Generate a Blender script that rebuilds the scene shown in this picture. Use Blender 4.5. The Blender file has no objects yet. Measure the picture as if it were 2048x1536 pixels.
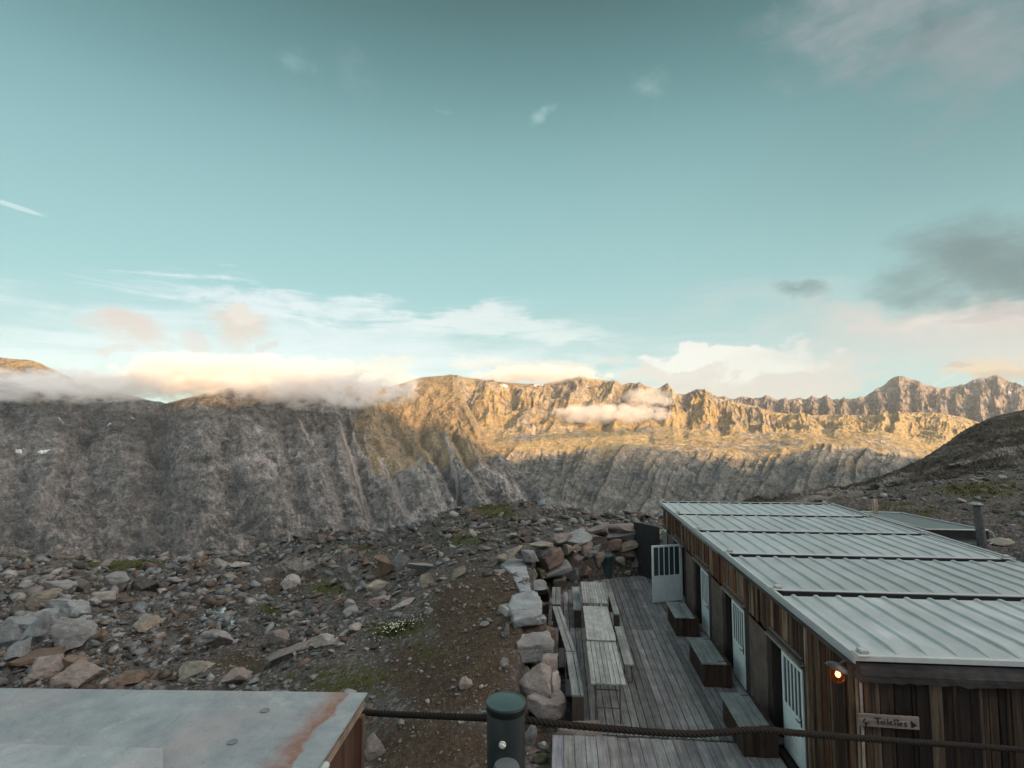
import bpy, math, random
import numpy as np
from mathutils import Vector, Matrix, noise as mnoise
R = math.radians
random.seed(7); rng = np.random.default_rng(7)
S = bpy.context.scene
COL = S.collection

# ------------------------------------------------------------------ camera geometry
F = 1090.; CX, CY = 1024., 768.; H = 5.2
yaw = math.atan(96/1090.); pit = math.atan(78/1090.)
fw = np.array([-math.sin(yaw)*math.cos(pit), math.cos(yaw)*math.cos(pit), math.sin(pit)])
rt = np.array([math.cos(yaw), math.sin(yaw), 0.]); up = np.cross(rt, fw)
fh = np.array([-math.sin(yaw), math.cos(yaw), 0.])
CAM = np.array([0, 0, H])
def ray(px, py):
    return fw+rt*(px-CX)/F-up*(py-CY)/F
def onz(px, py, z=0):
    d = ray(px, py); return CAM+d*((z-H)/d[2])
def ony(px, py, y):
    d = ray(px, py); return CAM+d*(y/d[1])
def dep(px, py, d):
    """world points at horizontal depth d along the view heading; arrays allowed"""
    px, py, d = np.broadcast_arrays(np.asarray(px, float), np.asarray(py, float), np.asarray(d, float))
    v = fw+rt*((px-CX)/F)[..., None]-up*((py-CY)/F)[..., None]
    k = d/(v@fh)
    return CAM+v*k[..., None]
def proj(P):
    v = P-CAM; z = v@fw
    return CX+F*(v@rt)/z, CY-F*(v@up)/z

def lin(r, g, b):
    f = lambda c: (c/255/12.92) if c/255 <= .04045 else ((c/255+.055)/1.055)**2.4
    return (f(r), f(g), f(b))

# ------------------------------------------------------------------ noise (numpy)
def _hash(ix, iy, seed):
    n = (ix.astype(np.int64)*374761393+iy.astype(np.int64)*668265263+seed*974634777) & 0x7fffffff
    n = (n ^ (n >> 13))*1274126177 & 0x7fffffff
    n = n ^ (n >> 16)
    return (n & 0xffff)/65535.
def pn(x, y, seed=0):
    ix = np.floor(x).astype(np.int64); iy = np.floor(y).astype(np.int64)
    fx = x-ix; fy = y-iy
    def g(i, j, dx, dy):
        a = _hash(i, j, seed)*6.28318
        return np.cos(a)*dx+np.sin(a)*dy
    u = fx*fx*fx*(fx*(fx*6-15)+10); v = fy*fy*fy*(fy*(fy*6-15)+10)
    a = g(ix, iy, fx, fy); b = g(ix+1, iy, fx-1, fy); c = g(ix, iy+1, fx, fy-1); d = g(ix+1, iy+1, fx-1, fy-1)
    return (a+(b-a)*u+(c-a)*v+(a-b-c+d)*u*v)*1.5
def fbm(x, y, o=5, seed=0, gain=.5, lac=2.03):
    s = 0; a = 1; t = 0
    for i in range(o):
        s = s+a*pn(x, y, seed+i*17); t += a; a *= gain; x = x*lac+3.1; y = y*lac-1.7
    return s/t
def ridged(x, y, o=5, seed=0, gain=.55, lac=2.07):
    s = 0; a = 1; t = 0; w = 1
    for i in range(o):
        n = 1-np.abs(pn(x, y, seed+i*13))*1.6
        n = np.clip(n, 0, 1)**2
        s = s+a*n*w; t += a; w = np.clip(n*1.6, 0, 1); a *= gain; x = x*lac+1.3; y = y*lac+7.7
    return s/t
def sstep(a, b, x):
    t = np.clip((x-a)/(b-a), 0, 1); return t*t*(3-2*t)

# ------------------------------------------------------------------ mesh helpers
def link(name, me, mat, parent=None, smooth=False):
    o = bpy.data.objects.new(name, me); COL.objects.link(o)
    if mat is not None: me.materials.append(mat)
    if parent is not None: o.parent = parent
    if smooth: me.shade_smooth()
    return o
def tag(o, label=None, cat=None, group=None, kind=None):
    if label: o['label'] = label
    if cat: o['category'] = cat
    if group: o['group'] = group
    if kind: o['kind'] = kind
    return o
def empty(name, loc, label=None, cat=None, group=None, rz=0):
    o = bpy.data.objects.new(name, None); COL.objects.link(o); o.location = loc; o.rotation_euler = (0, 0, rz)
    o.empty_display_size = .1
    bpy.context.view_layer.update()
    return tag(o, label, cat, group)
def mesh_np(name, V, Fq, cols=None, fcol=None):
    me = bpy.data.meshes.new(name)
    V = np.asarray(V, np.float32); Fq = np.asarray(Fq, np.int32); k = Fq.shape[1]
    me.vertices.add(len(V)); me.vertices.foreach_set('co', V.ravel())
    me.loops.add(Fq.size); me.loops.foreach_set('vertex_index', Fq.ravel())
    me.polygons.add(len(Fq)); me.polygons.foreach_set('loop_start', np.arange(0, Fq.size, k, dtype=np.int32))
    me.polygons.foreach_set('loop_total', np.full(len(Fq), k, np.int32))
    me.update(calc_edges=True)
    if cols is not None:
        a = me.attributes.new('Col', 'FLOAT_COLOR', 'POINT'); a.data.foreach_set('color', np.c_[cols, np.ones(len(cols))].astype(np.float32).ravel())
    if fcol is not None:
        a = me.attributes.new('Col', 'FLOAT_COLOR', 'CORNER')
        a.data.foreach_set('color', np.repeat(np.c_[fcol, np.ones(len(fcol))], k, axis=0).astype(np.float32).ravel())
    return me
class MB:
    """collects polygons with one colour each; build() makes ONE mesh (origin at the parent)"""
    def __init__(s): s.v = []; s.f = []; s.c = []
    def poly(s, pts, faces, col=(1, 1, 1)):
        b = len(s.v); s.v += [tuple(p) for p in pts]
        for f in faces: s.f.append([b+i for i in f]); s.c.append(col)
    def box(s, a, b, col=(1, 1, 1), M=None, jit=0):
        x0, y0, z0 = a; x1, y1, z1 = b
        P = [Vector((x, y, z)) for z in (z0, z1) for x, y in ((x0, y0), (x1, y0), (x1, y1), (x0, y1))]
        if jit: P = [p+Vector([random.uniform(-jit, jit) for _ in range(3)]) for p in P]
        if M is not None: P = [M@p for p in P]
        s.poly(P, [(0, 3, 2, 1), (4, 5, 6, 7), (0, 1, 5, 4), (1, 2, 6, 5), (2, 3, 7, 6), (3, 0, 4, 7)], col)
    def prism(s, base, top, col=(1, 1, 1)):
        n = len(base)
        s.poly(list(base)+list(top), [tuple(range(n))[::-1], tuple(range(n, 2*n))]+[(i, (i+1) % n, n+(i+1) % n, n+i) for i in range(n)], col)
    def tube(s, pts, r, col=(1, 1, 1), n=10, cap=True, twist=None):
        pts = [Vector(p) for p in pts]; rs = r if isinstance(r, (list, tuple)) else [r]*len(pts)
        up_ = Vector((0, 0, 1)); rings = []; prev = None
        for i, p in enumerate(pts):
            t = (pts[min(i+1, len(pts)-1)]-pts[max(i-1, 0)]).normalized()
            if prev is None:
                a = t.cross(up_) if abs(t.z) < .95 else t.cross(Vector((1, 0, 0)))
            else: a = prev-t*prev.dot(t)
            a.normalize(); prev = a; b = t.cross(a)
            rings.append([p+(a*math.cos(2*math.pi*k/n)+b*math.sin(2*math.pi*k/n))*rs[i] for k in range(n)])
        P = [q for rg in rings for q in rg]
        Fc = [(i*n+k, i*n+(k+1) % n, (i+1)*n+(k+1) % n, (i+1)*n+k) for i in range(len(pts)-1) for k in range(n)]
        if cap: Fc += [tuple(range(n))[::-1], tuple(range((len(pts)-1)*n, len(pts)*n))]
        s.poly(P, Fc, col)
    def lathe(s, c, prof, col=(1, 1, 1), n=32, M=None):
        P = []; c = Vector(c)
        for r, z in prof:
            for k in range(n):
                a = 2*math.pi*k/n; q = Vector((r*math.cos(a), r*math.sin(a), z))
                if M is not None: q = M@q
                P.append(c+q)
        m = len(prof)
        Fc = [(i*n+k, i*n+(k+1) % n, (i+1)*n+(k+1) % n, (i+1)*n+k) for i in range(m-1) for k in range(n)]
        Fc += [tuple(range(n))[::-1], tuple(range((m-1)*n, m*n))]
        s.poly(P, Fc, col)
    def build(s, name, mat, parent=None, smooth=False, bevel=0, world=True):
        off = parent.matrix_world.inverted() if (parent is not None and world) else Matrix()
        me = bpy.data.meshes.new(name)
        vs = [off@Vector(v) for v in s.v]
        me.from_pydata(vs, [], s.f); me.update()
        a = me.attributes.new('Col', 'FLOAT_COLOR', 'CORNER'); d = []
        for p, c in zip(me.polygons, s.c):
            d += [*c, 1.]*p.loop_total
        a.data.foreach_set('color', d)
        o = link(name, me, mat, parent, False)
        if smooth:
            me.shade_smooth()
            try: me.set_sharp_from_angle(angle=R(40))
            except Exception: pass
        if bevel:
            m = o.modifiers.new('b', 'BEVEL'); m.width = bevel; m.segments = 1; m.limit_method = 'ANGLE'
        bpy.context.view_layer.update()
        return o

# ------------------------------------------------------------------ material helper
class NT:
    def __init__(s, name, world=None):
        if world: s.m = world; s.m.use_nodes = True
        else: s.m = bpy.data.materials.new(name); s.m.use_nodes = True
        s.t = s.m.node_tree; s.t.nodes.clear()
    def n(s, typ, **kw):
        nd = s.t.nodes.new(typ)
        for k, v in kw.items():
            if k.startswith('i_'):
                key = k[2:]; key = int(key) if key.isdigit() else key.replace('_', ' ')
                s.put(nd.inputs[key], v)
            else: setattr(nd, k, v)
        return nd
    def put(s, sock, v):
        if isinstance(v, bpy.types.NodeSocket): s.t.links.new(v, sock)
        elif isinstance(v, bpy.types.Node): s.t.links.new(v.outputs[0], sock)
        else:
            if isinstance(v, (tuple, list)) and len(v) == 3 and len(getattr(sock, 'default_value', [0]*3)) == 4: v = (*v, 1)
            sock.default_value = v
    def math(s, op, a, b=0., c=0., clamp=False):
        nd = s.n('ShaderNodeMath', operation=op, use_clamp=clamp); s.put(nd.inputs[0], a); s.put(nd.inputs[1], b); s.put(nd.inputs[2], c); return nd.outputs[0]
    def vm(s, op, a, b=(0, 0, 0), scale=None):
        nd = s.n('ShaderNodeVectorMath', operation=op); s.put(nd.inputs[0], a); s.put(nd.inputs[1], b)
        if scale is not None: s.put(nd.inputs['Scale'], scale)
        return nd.outputs['Value'] if op in ('LENGTH', 'DOT_PRODUCT', 'DISTANCE') else nd.outputs[0]
    def ramp(s, fac, stops, interp='LINEAR'):
        nd = s.n('ShaderNodeValToRGB'); nd.color_ramp.interpolation = interp
        e = nd.color_ramp.elements
        while len(e) > 1: e.remove(e[-1])
        e[0].position = stops[0][0]; e[0].color = (*stops[0][1], 1)
        for p, c in stops[1:]:
            x = e.new(p); x.color = (*c, 1)
        s.put(nd.inputs[0], fac); return nd.outputs[0]
    def mr(s, v, a, b, c=0., d=1., smooth=False):
        nd = s.n('ShaderNodeMapRange', interpolation_type='SMOOTHSTEP' if smooth else 'LINEAR')
        for i, x in enumerate((v, a, b, c, d)): s.put(nd.inputs[i], x)
        return nd.outputs[0]
    def mix(s, fac, a, b, mode='MIX'):
        nd = s.n('ShaderNodeMix', data_type='RGBA', blend_type=mode, clamp_factor=True)
        s.put(nd.inputs[0], fac); s.put(nd.inputs[6], a); s.put(nd.inputs[7], b); return nd.outputs[2]
    def noise(s, vec, scale, detail=5., rough=.55, dist=0., out=0):
        nd = s.n('ShaderNodeTexNoise'); s.put(nd.inputs['Vector'], vec); s.put(nd.inputs['Scale'], scale)
        s.put(nd.inputs['Detail'], detail); s.put(nd.inputs['Roughness'], rough); s.put(nd.inputs['Distortion'], dist)
        return nd.outputs[out]
    def voro(s, vec, scale, feature='F1', out='Distance', rand=1.):
        nd = s.n('ShaderNodeTexVoronoi', feature=feature); s.put(nd.inputs['Vector'], vec); s.put(nd.inputs['Scale'], scale)
        s.put(nd.inputs['Randomness'], rand); return nd.outputs[out]
    def map(s, vec, scale=(1, 1, 1), rot=(0, 0, 0)):
        nd = s.n('ShaderNodeMapping'); s.put(nd.inputs[0], vec); nd.inputs['Scale'].default_value = scale; nd.inputs['Rotation'].default_value = rot; return nd.outputs[0]
    def obj(s): return s.n('ShaderNodeTexCoord').outputs['Object']
    def pos(s): return s.n('ShaderNodeNewGeometry').outputs['Position']
    def attr(s, name='Col'): return s.n('ShaderNodeAttribute', attribute_name=name).outputs['Color']
    def bump(s, h, strength=.5, dist=.01, nrm=None):
        nd = s.n('ShaderNodeBump'); s.put(nd.inputs['Height'], h); nd.inputs['Strength'].default_value = strength; nd.inputs['Distance'].default_value = dist
        if nrm is not None: s.put(nd.inputs['Normal'], nrm)
        return nd.outputs[0]
    def out(s, col, rough=.8, metal=0., nrm=None, spec=.3):
        b = s.n('ShaderNodeBsdfPrincipled'); s.put(b.inputs['Base Color'], col); s.put(b.inputs['Roughness'], rough); s.put(b.inputs['Metallic'], metal)
        s.put(b.inputs['Specular IOR Level'], spec)
        if nrm is not None: s.put(b.inputs['Normal'], nrm)
        o = s.n('ShaderNodeOutputMaterial'); s.t.links.new(b.outputs[0], o.inputs[0]); return s.m

M = {}
def wood_mat(name, axis, wear=.5, gs=1., rough=.85, vert=False):
    t = NT(name); p = t.obj(); c = t.attr()
    sc = {'x': (1.2, 22, 22), 'y': (22, 1.2, 22), 'z': (22, 22, 1.2)}[axis]
    # every board shifts the grain by its own tint
    off = t.vm('SCALE', c, scale=37.)
    g = t.noise(t.vm('ADD', t.map(p, [k*gs for k in sc]), off), 1., 6, .65, .6)
    fine = t.noise(t.vm('ADD', t.map(p, [k*gs*4 for k in sc]), off), 1., 3, .6)
    blot = t.noise(p, 3.1, 4, .6)
    k = t.mr(g, .3, .72, 1-wear, 1+wear*.75)
    k = t.math('MULTIPLY', k, t.mr(fine, .3, .7, .86, 1.12))
    k = t.math('MULTIPLY', k, t.mr(blot, .3, .7, .72, 1.22))
    colr = t.mix(1., c, t.n('ShaderNodeCombineColor', i_0=k, i_1=k, i_2=k), 'MULTIPLY')
    h = t.math('ADD', g, t.math('MULTIPLY', fine, .4))
    return t.out(colr, rough, 0, t.bump(h, .6, .006), .2)
M['deck'] = wood_mat('deck_wood', 'y', .45)
M['wood_y'] = wood_mat('weathered_wood', 'y', .38)
M['wood_z'] = wood_mat('cladding_wood', 'z', .75, .8)
M['wood_x'] = wood_mat('beam_wood', 'x', .55, .6)
def paint_mat(name, amt=.15, rough=.5, scale=6, metal=0., bump=.15, spec=.4):
    t = NT(name); p = t.obj(); c = t.attr()
    a = t.noise(p, scale, 5, .6); b = t.noise(t.map(p, (30, 30, 2)), 1., 3, .6)
    k = t.math('MULTIPLY', t.mr(a, .3, .7, 1-amt, 1+amt), t.mr(b, .3, .7, 1-amt*.5, 1+amt*.4))
    cc = t.mix(1., c, t.n('ShaderNodeCombineColor', i_0=k, i_1=k, i_2=k), 'MULTIPLY')
    return t.out(cc, t.mr(a, .3, .7, rough-.08, rough+.12), metal, t.bump(a, bump, .004), spec)
M['paint'] = paint_mat('painted_metal', .1, .45)
M['dark'] = paint_mat('dark_timber', .45, .9, 5)
M['rust'] = paint_mat('rusty_steel', .4, .75, 14)
M['plastic'] = paint_mat('dull_plastic', .14, .42, 9, 0, .3)
def roof_mat():
    t = NT('galvanised_roof'); p = t.obj(); c = t.attr()
    a = t.noise(p, 1.3, 6, .6); b = t.noise(t.map(p, (7, .8, 7)), 1., 5, .65)
    k = t.math('MULTIPLY', t.mr(a, .3, .7, .8, 1.15), t.mr(b, .3, .7, .86, 1.1))
    dots = t.voro(p, 5.5); dn = t.noise(p, 4., 2, .5)
    spot = t.math('MULTIPLY', t.mr(dots, .035, .06, 1., 0.), t.mr(dn, .55, .6, 0., 1.))
    cc = t.mix(1., c, t.n('ShaderNodeCombineColor', i_0=k, i_1=k, i_2=k), 'MULTIPLY')
    cc = t.mix(t.mr(t.noise(t.map(p, (1.6, .5, 1)), 1.6, 6, .65), .48, .7, 0, .55), cc, (.24, .26, .225))
    cc = t.mix(t.math('MULTIPLY', spot, .75), cc, (.06, .06, .06))
    return t.out(cc, t.mr(a, .3, .7, .36, .55), .25, t.bump(a, .12, .01), .4)
M['roof'] = roof_mat()
def rock_mat():
    t = NT('granite_stone'); p = t.pos(); c = t.attr()
    a = t.noise(p, 2.2, 8, .68, .4); b = t.noise(p, 26, 5, .7); v = t.voro(p, 5.5, 'DISTANCE_TO_EDGE', 'Distance')
    s = t.n('ShaderNodeVectorRotate', i_Angle=.5); t.put(s.inputs['Vector'], p)
    strata = t.noise(t.map(s.outputs[0], (3, 3, 16)), 1., 5, .6)
    k = t.math('MULTIPLY', t.mr(a, .28, .72, .62, 1.35), t.mr(b, .3, .7, .78, 1.2))
    k = t.math('MULTIPLY', k, t.mr(strata, .3, .7, .85, 1.12))
    cc = t.mix(1., c, t.n('ShaderNodeCombineColor', i_0=k, i_1=k, i_2=k), 'MULTIPLY')
    lich = t.mr(t.noise(p, 7, 5, .7), .6, .68, 0, .5)
    cc = t.mix(lich, cc, (.075, .08, .06))
    rust = t.mr(t.noise(p, 3.3, 4, .6, .5), .6, .72, 0, .45)
    cc = t.mix(rust, cc, (.21, .125, .085))
    h = t.math('ADD', t.math('MULTIPLY', a, 1.8), t.math('ADD', t.math('MULTIPLY', b, .7), t.math('MULTIPLY', strata, .8)))
    h = t.math('ADD', h, t.math('MULTIPLY', t.mr(v, 0, .06, 0, 1), .12))
    return t.out(cc, .9, 0, t.bump(h, .75, .045), .2)
M['rock'] = rock_mat()
def ground_mat():
    t = NT('alpine_ground'); p = t.pos(); m = t.n('ShaderNodeSeparateColor', i_0=t.attr())
    dist = t.vm('LENGTH', p)
    n1 = t.noise(p, .55, 6, .65); n2 = t.noise(p, 5.5, 6, .7); n3 = t.noise(p, 38, 4, .7)
    vn = t.n('ShaderNodeTexVoronoi', i_Scale=9.); wp = t.vm('ADD', p, t.vm('SCALE', t.noise(p, 6, 3, .5, 0, 1), scale=.12)); t.put(vn.inputs['Vector'], wp)
    vs = t.n('ShaderNodeTexVoronoi', i_Scale=30.); t.put(vs.inputs['Vector'], wp)
    sep = t.n('ShaderNodeSeparateColor', i_0=vn.outputs['Color']); sep2 = t.n('ShaderNodeSeparateColor', i_0=vs.outputs['Color'])
    stone = t.ramp(sep.outputs[0], [(0, (.055, .052, .048)), (.35, (.095, .09, .082)), (.6, (.13, .13, .128)), (.85, (.155, .14, .125)), (1, (.21, .2, .18))])
    stone = t.mix(t.mr(vn.outputs['Distance'], .35, .7, 0, .75), stone, (.035, .032, .03))
    peb = t.ramp(sep2.outputs[1], [(0, (.12, .095, .07)), (.6, (.2, .17, .14)), (1, (.32, .27, .22))])
    dirt = t.ramp(n2, [(.25, (.026, .020, .014)), (.5, (.056, .042, .03)), (.75, (.098, .073, .052))])
    dirt = t.mix(t.mr(n3, .56, .68, 0, .6), dirt, (.12, .085, .06))
    pm = t.math('MULTIPLY', t.mr(sep2.outputs[0], .84, .86, 0, 1), t.mr(vs.outputs['Distance'], .3, .4, 1, 0))
    dirt = t.mix(t.math('MULTIPLY', pm, .9), dirt, peb)
    grass = t.ramp(n3, [(.3, (.018, .024, .008)), (.5, (.052, .06, .02)), (.72, (.105, .1, .042))])
    grass = t.mix(t.mr(n1, .5, .7, 0, .7), grass, (.085, .062, .03))
    gpe = t.math('MULTIPLY', t.mr(sep.outputs[1], .72, .75, 0, 1), t.mr(vn.outputs['Distance'], .32, .42, 1, 0))
    grass = t.mix(t.math('MULTIPLY', gpe, .85), grass, stone)
    scree = t.mix(t.mr(n2, .42, .58, 0, .7), stone, (.088, .08, .072))
    scree = t.mix(t.math('MULTIPLY', pm, .6), scree, peb)
    wob = t.math('MULTIPLY', t.math('SUBTRACT', n2, .5), 1.3)
    wob = t.math('ADD', wob, t.math('MULTIPLY', t.math('SUBTRACT', n1, .5), .8))
    gm = t.mr(t.math('ADD', m.outputs[0], wob), .38, .62, 0, 1, True)
    dm = t.mr(t.math('ADD', m.outputs[1], wob), .38, .62, 0, 1, True)
    c = t.mix(gm, t.mix(dm, scree, dirt), grass)
    slab = t.mr(t.math('ADD', m.outputs[2], t.math('MULTIPLY', wob, .6)), .4, .6, 0, 1, True)
    sl = t.noise(t.map(p, (1.1, .35, 3), (0, 0, .5)), 1.6, 7, .7)
    c = t.mix(slab, c, t.ramp(sl, [(.3, (.09, .075, .06)), (.48, (.17, .15, .135)), (.7, (.25, .235, .215))]))
    h = t.math('ADD', t.math('MULTIPLY', n2, .9), t.math('MULTIPLY', n3, .3))
    h = t.math('ADD', h, t.math('MULTIPLY', t.mr(vn.outputs['Distance'], .1, .6, 1, 0), .5))
    h = t.math('ADD', h, t.math('MULTIPLY', t.mr(vs.outputs['Distance'], .1, .5, 1, 0), .18))
    return t.out(c, .95, 0, t.bump(h, .8, .09), .1)
M['ground'] = ground_mat()
def mountain_mat(name, rockA, rockB, rockD, grassc, gk, s=1., streak=1., cliffs=.7, low=None):
    t = NT(name); p = t.pos(); m = t.n('ShaderNodeSeparateColor', i_0=t.attr())
    n1 = t.noise(p, .0032*s, 8, .66, .3); n2 = t.noise(p, .017*s, 9, .72); n3 = t.noise(p, .085*s, 5, .75)
    wp = t.vm('ADD', p, t.vm('SCALE', t.noise(p, .012*s, 4, .6, 0, 1), scale=70/s))
    v = t.voro(wp, .022*s, 'DISTANCE_TO_EDGE'); v2 = t.voro(wp, .075*s, 'DISTANCE_TO_EDGE')
    strata = t.noise(t.map(wp, (.004*s, .004*s, .05*s), (.12, .1, 0)), 1., 5, .7)
    c = t.ramp(n2, [(.34, rockD), (.47, rockA), (.58, rockB), (.74, [min(1, k*1.4) for k in rockB])])
    c = t.mix(t.mr(strata, .35, .65, 0, .4), c, rockA)
    ledge = t.noise(t.map(wp, (.009*s, .009*s, .03*s)), 1., 7, .72)
    c = t.mix(t.mr(ledge, .52, .62, 0, .75), c, rockD)
    c = t.mix(t.math('MULTIPLY', t.mr(v2, .0, .07, .8, 0), t.mr(n1, .4, .6, .2, 1)), c, rockD)
    c = t.mix(t.mr(n3, .55, .72, 0, .45), c, [k*1.5 for k in rockB])
    for sc_, am in ((.012*s, .2), (.05*s, .24)):
        vb = t.n('ShaderNodeTexVoronoi', i_Scale=sc_); t.put(vb.inputs['Vector'], t.map(wp, (1, 1, 1.7), (.25, .1, 0))); sb_ = t.n('ShaderNodeSeparateColor', i_0=vb.outputs['Color'])
        kk = t.mr(sb_.outputs[0], 0, 1, 1-am, 1+am); c = t.mix(1., c, t.n('ShaderNodeCombineColor', i_0=kk, i_1=kk, i_2=kk), 'MULTIPLY')
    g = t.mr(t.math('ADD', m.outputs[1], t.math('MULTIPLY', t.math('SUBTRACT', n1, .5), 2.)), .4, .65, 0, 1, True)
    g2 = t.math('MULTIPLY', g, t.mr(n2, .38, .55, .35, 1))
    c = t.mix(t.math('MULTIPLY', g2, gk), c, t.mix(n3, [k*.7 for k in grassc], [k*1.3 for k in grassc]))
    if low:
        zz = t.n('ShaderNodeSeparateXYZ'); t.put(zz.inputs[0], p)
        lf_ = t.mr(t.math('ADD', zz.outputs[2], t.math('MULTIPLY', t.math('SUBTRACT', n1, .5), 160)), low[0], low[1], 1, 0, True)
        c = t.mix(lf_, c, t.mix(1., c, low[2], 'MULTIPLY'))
    sm = t.mr(t.math('ADD', m.outputs[0], t.math('MULTIPLY', t.math('SUBTRACT', n3, .5), .9)), .35, .6, 0, .85, True)
    c = t.mix(sm, c, (.40, .365, .335))
    sn = t.mr(t.math('ADD', m.outputs[2], t.math('MULTIPLY', t.math('SUBTRACT', n3, .5), .5)), .45, .55, 0, 1, True)
    c = t.mix(sn, c, (.78, .8, .84))
    h = t.math('ADD', t.math('MULTIPLY', n2, 26/s), t.math('MULTIPLY', n3, 7/s))
    cr = t.math('ADD', t.math('MULTIPLY', t.mr(v, 0, .16, -1, 0), 7/s*cliffs), t.math('MULTIPLY', t.mr(v2, 0, .2, -1, 0), 2.6/s*cliffs))
    h = t.math('ADD', h, t.math('ADD', cr, t.math('MULTIPLY', strata, 13/s*cliffs)))
    return t.out(c, .95, 0, t.bump(h, 1., 1.), .05)
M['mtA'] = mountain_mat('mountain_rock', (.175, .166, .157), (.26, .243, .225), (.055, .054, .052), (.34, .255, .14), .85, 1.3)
M['mtB'] = mountain_mat('sunlit_range_rock', (.28, .245, .205), (.43, .35, .25), (.13, .11, .085), (.44, .325, .15), .85, .8, low=(-270, -190, (.44, .52, .60)))  # below the plateau lip: darker rock, the cliff's shade put into its colour
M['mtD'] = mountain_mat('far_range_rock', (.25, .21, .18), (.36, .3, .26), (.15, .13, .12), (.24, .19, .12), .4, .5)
M['hill'] = mountain_mat('near_hill_rock', (.10, .092, .08), (.17, .155, .135), (.045, .042, .036), (.075, .07, .042), .8, 13.)

# ------------------------------------------------------------------ heightfield massifs
def massif(name, mat, cols, px0, px1, nc, nr, disp, masks=None):
    """cols: {px: [(py, depth), ...]} near to far, same count everywhere -> a real terrain sheet"""
    ks = sorted(cols); K = len(cols[ks[0]])
    px = np.linspace(px0, px1, nc)
    py = np.array([np.interp(px, ks, [cols[k][j][0] for k in ks]) for j in range(K)])   # K,nc
    dd = np.array([np.interp(px, ks, [cols[k][j][1] for k in ks]) for j in range(K)])
    def sm(a, w=max(1, int(nc/(px1-px0)*7))):
        ker = np.hanning(2*w+3)[1:-1]; ker /= ker.sum()
        return np.array([np.convolve(np.pad(r, w, 'edge'), ker, 'valid') for r in a])
    crest = K-2
    jag = py[crest].copy()
    py = sm(py); dd = sm(dd, max(1, int(nc/(px1-px0)*25)))
    py[crest] = .25*py[crest]+.75*jag
    # rows: spread by screen travel so detail is even
    seg = np.array([max(6, abs(py[j+1].mean()-py[j].mean())) for j in range(K-1)]); seg[-1] *= .25
    rowsn = np.maximum(3, (seg/seg.sum()*nr).astype(int))
    ts = np.concatenate([j+np.arange(rowsn[j])/rowsn[j] for j in range(K-1)]+[[K-1]])
    PY = np.array([[0.]]); PX = np.tile(px, (len(ts), 1))
    j = np.minimum(ts.astype(int), K-2); f = (ts-j)[:, None]
    DD = dd[j]*(1-f)+dd[j+1]*f
    Z = CAM[2]+0*DD
    zk = np.array([dep(px, py[i], dd[i])[:, 2] for i in range(K)])
    # smooth (catmull) interpolation of height over depth knots
    def cat(a):
        am = np.vstack([2*a[0]-a[1], a, 2*a[-1]-a[-2]])
        p0, p1, p2, p3 = am[j], am[j+1], am[j+2], am[j+3]
        return .5*((2*p1)+(-p0+p2)*f+(2*p0-5*p1+4*p2-p3)*f*f+(-p0+3*p1-3*p2+p3)*f**3)
    Z = .6*cat(zk)+.4*(zk[j]*(1-f)+zk[j+1]*f)
    P = dep(PX, np.full_like(PX, 846.), DD); P[..., 2] = Z
    _, PYv = proj(P.reshape(-1, 3)); PYv = PYv.reshape(PX.shape)
    T = np.tile(ts[:, None]/(K-1), (1, nc)); tc = crest/(K-1)
    dz = disp(P[..., 0], P[..., 1], PX, PYv, ts[:, None]+0*PX, crest)
    P[..., 2] += dz*.8; hd = -P[..., :2]/np.linalg.norm(P[..., :2], axis=-1, keepdims=True); P[..., :2] += hd*(dz*.55)[..., None]
    n = P.shape[0]
    idx = np.arange(n*nc).reshape(n, nc)
    Fq = np.stack([idx[:-1, :-1], idx[:-1, 1:], idx[1:, 1:], idx[1:, :-1]], -1).reshape(-1, 4)
    colr = masks(P, PX, PYv, ts[:, None]+0*PX) if masks else np.zeros((n, nc, 3))
    me = mesh_np(name, P.reshape(-1, 3), Fq, colr.reshape(-1, 3))
    o = link(name, me, mat, smooth=True); tag(o, kind='structure')
    return o, P, PX
def linemask(PX, PY, pts, w0, w1):
    """distance to a poly-line over the face -> 0..1"""
    out = np.zeros_like(PX)
    for i in range(len(pts)-1):
        (x0, y0), (x1, y1) = pts[i], pts[i+1]
        L = (x1-x0)**2+(y1-y0)**2
        t = np.clip(((PX-x0)*(x1-x0)+(PY-y0)*(y1-y0))/L, 0, 1)
        d = np.hypot(PX-x0-t*(x1-x0), PY-y0-t*(y1-y0))
        g = (i+t)/(len(pts)-1); w = w0+(w1-w0)*g
        out = np.maximum(out, np.clip(1.15-d/w, 0, 1))
    return out

def fan(PX, PY, peaks, crest, spread):
    """spurs fanning out below each summit: d in -1..1 across a spur, w = fanned column coordinate"""
    pk = np.array(peaks, float); mid = np.r_[-1e4, (pk[1:]+pk[:-1])/2, 1e4]
    mid = mid; i = np.clip(np.searchsorted(mid, PX)-1, 0, len(pk)-1)
    p = pk[i]; lo = np.maximum(mid[i], p-160); hi = np.minimum(mid[i+1], p+160)
    d = np.where(PX > p, (PX-p)/(hi-p), (PX-p)/(p-lo))
    w = p*3.1+(PX-p)/(.55+np.clip(PY-crest, 0, 400)/spread)
    return np.clip(d, -1, 1), w
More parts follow.
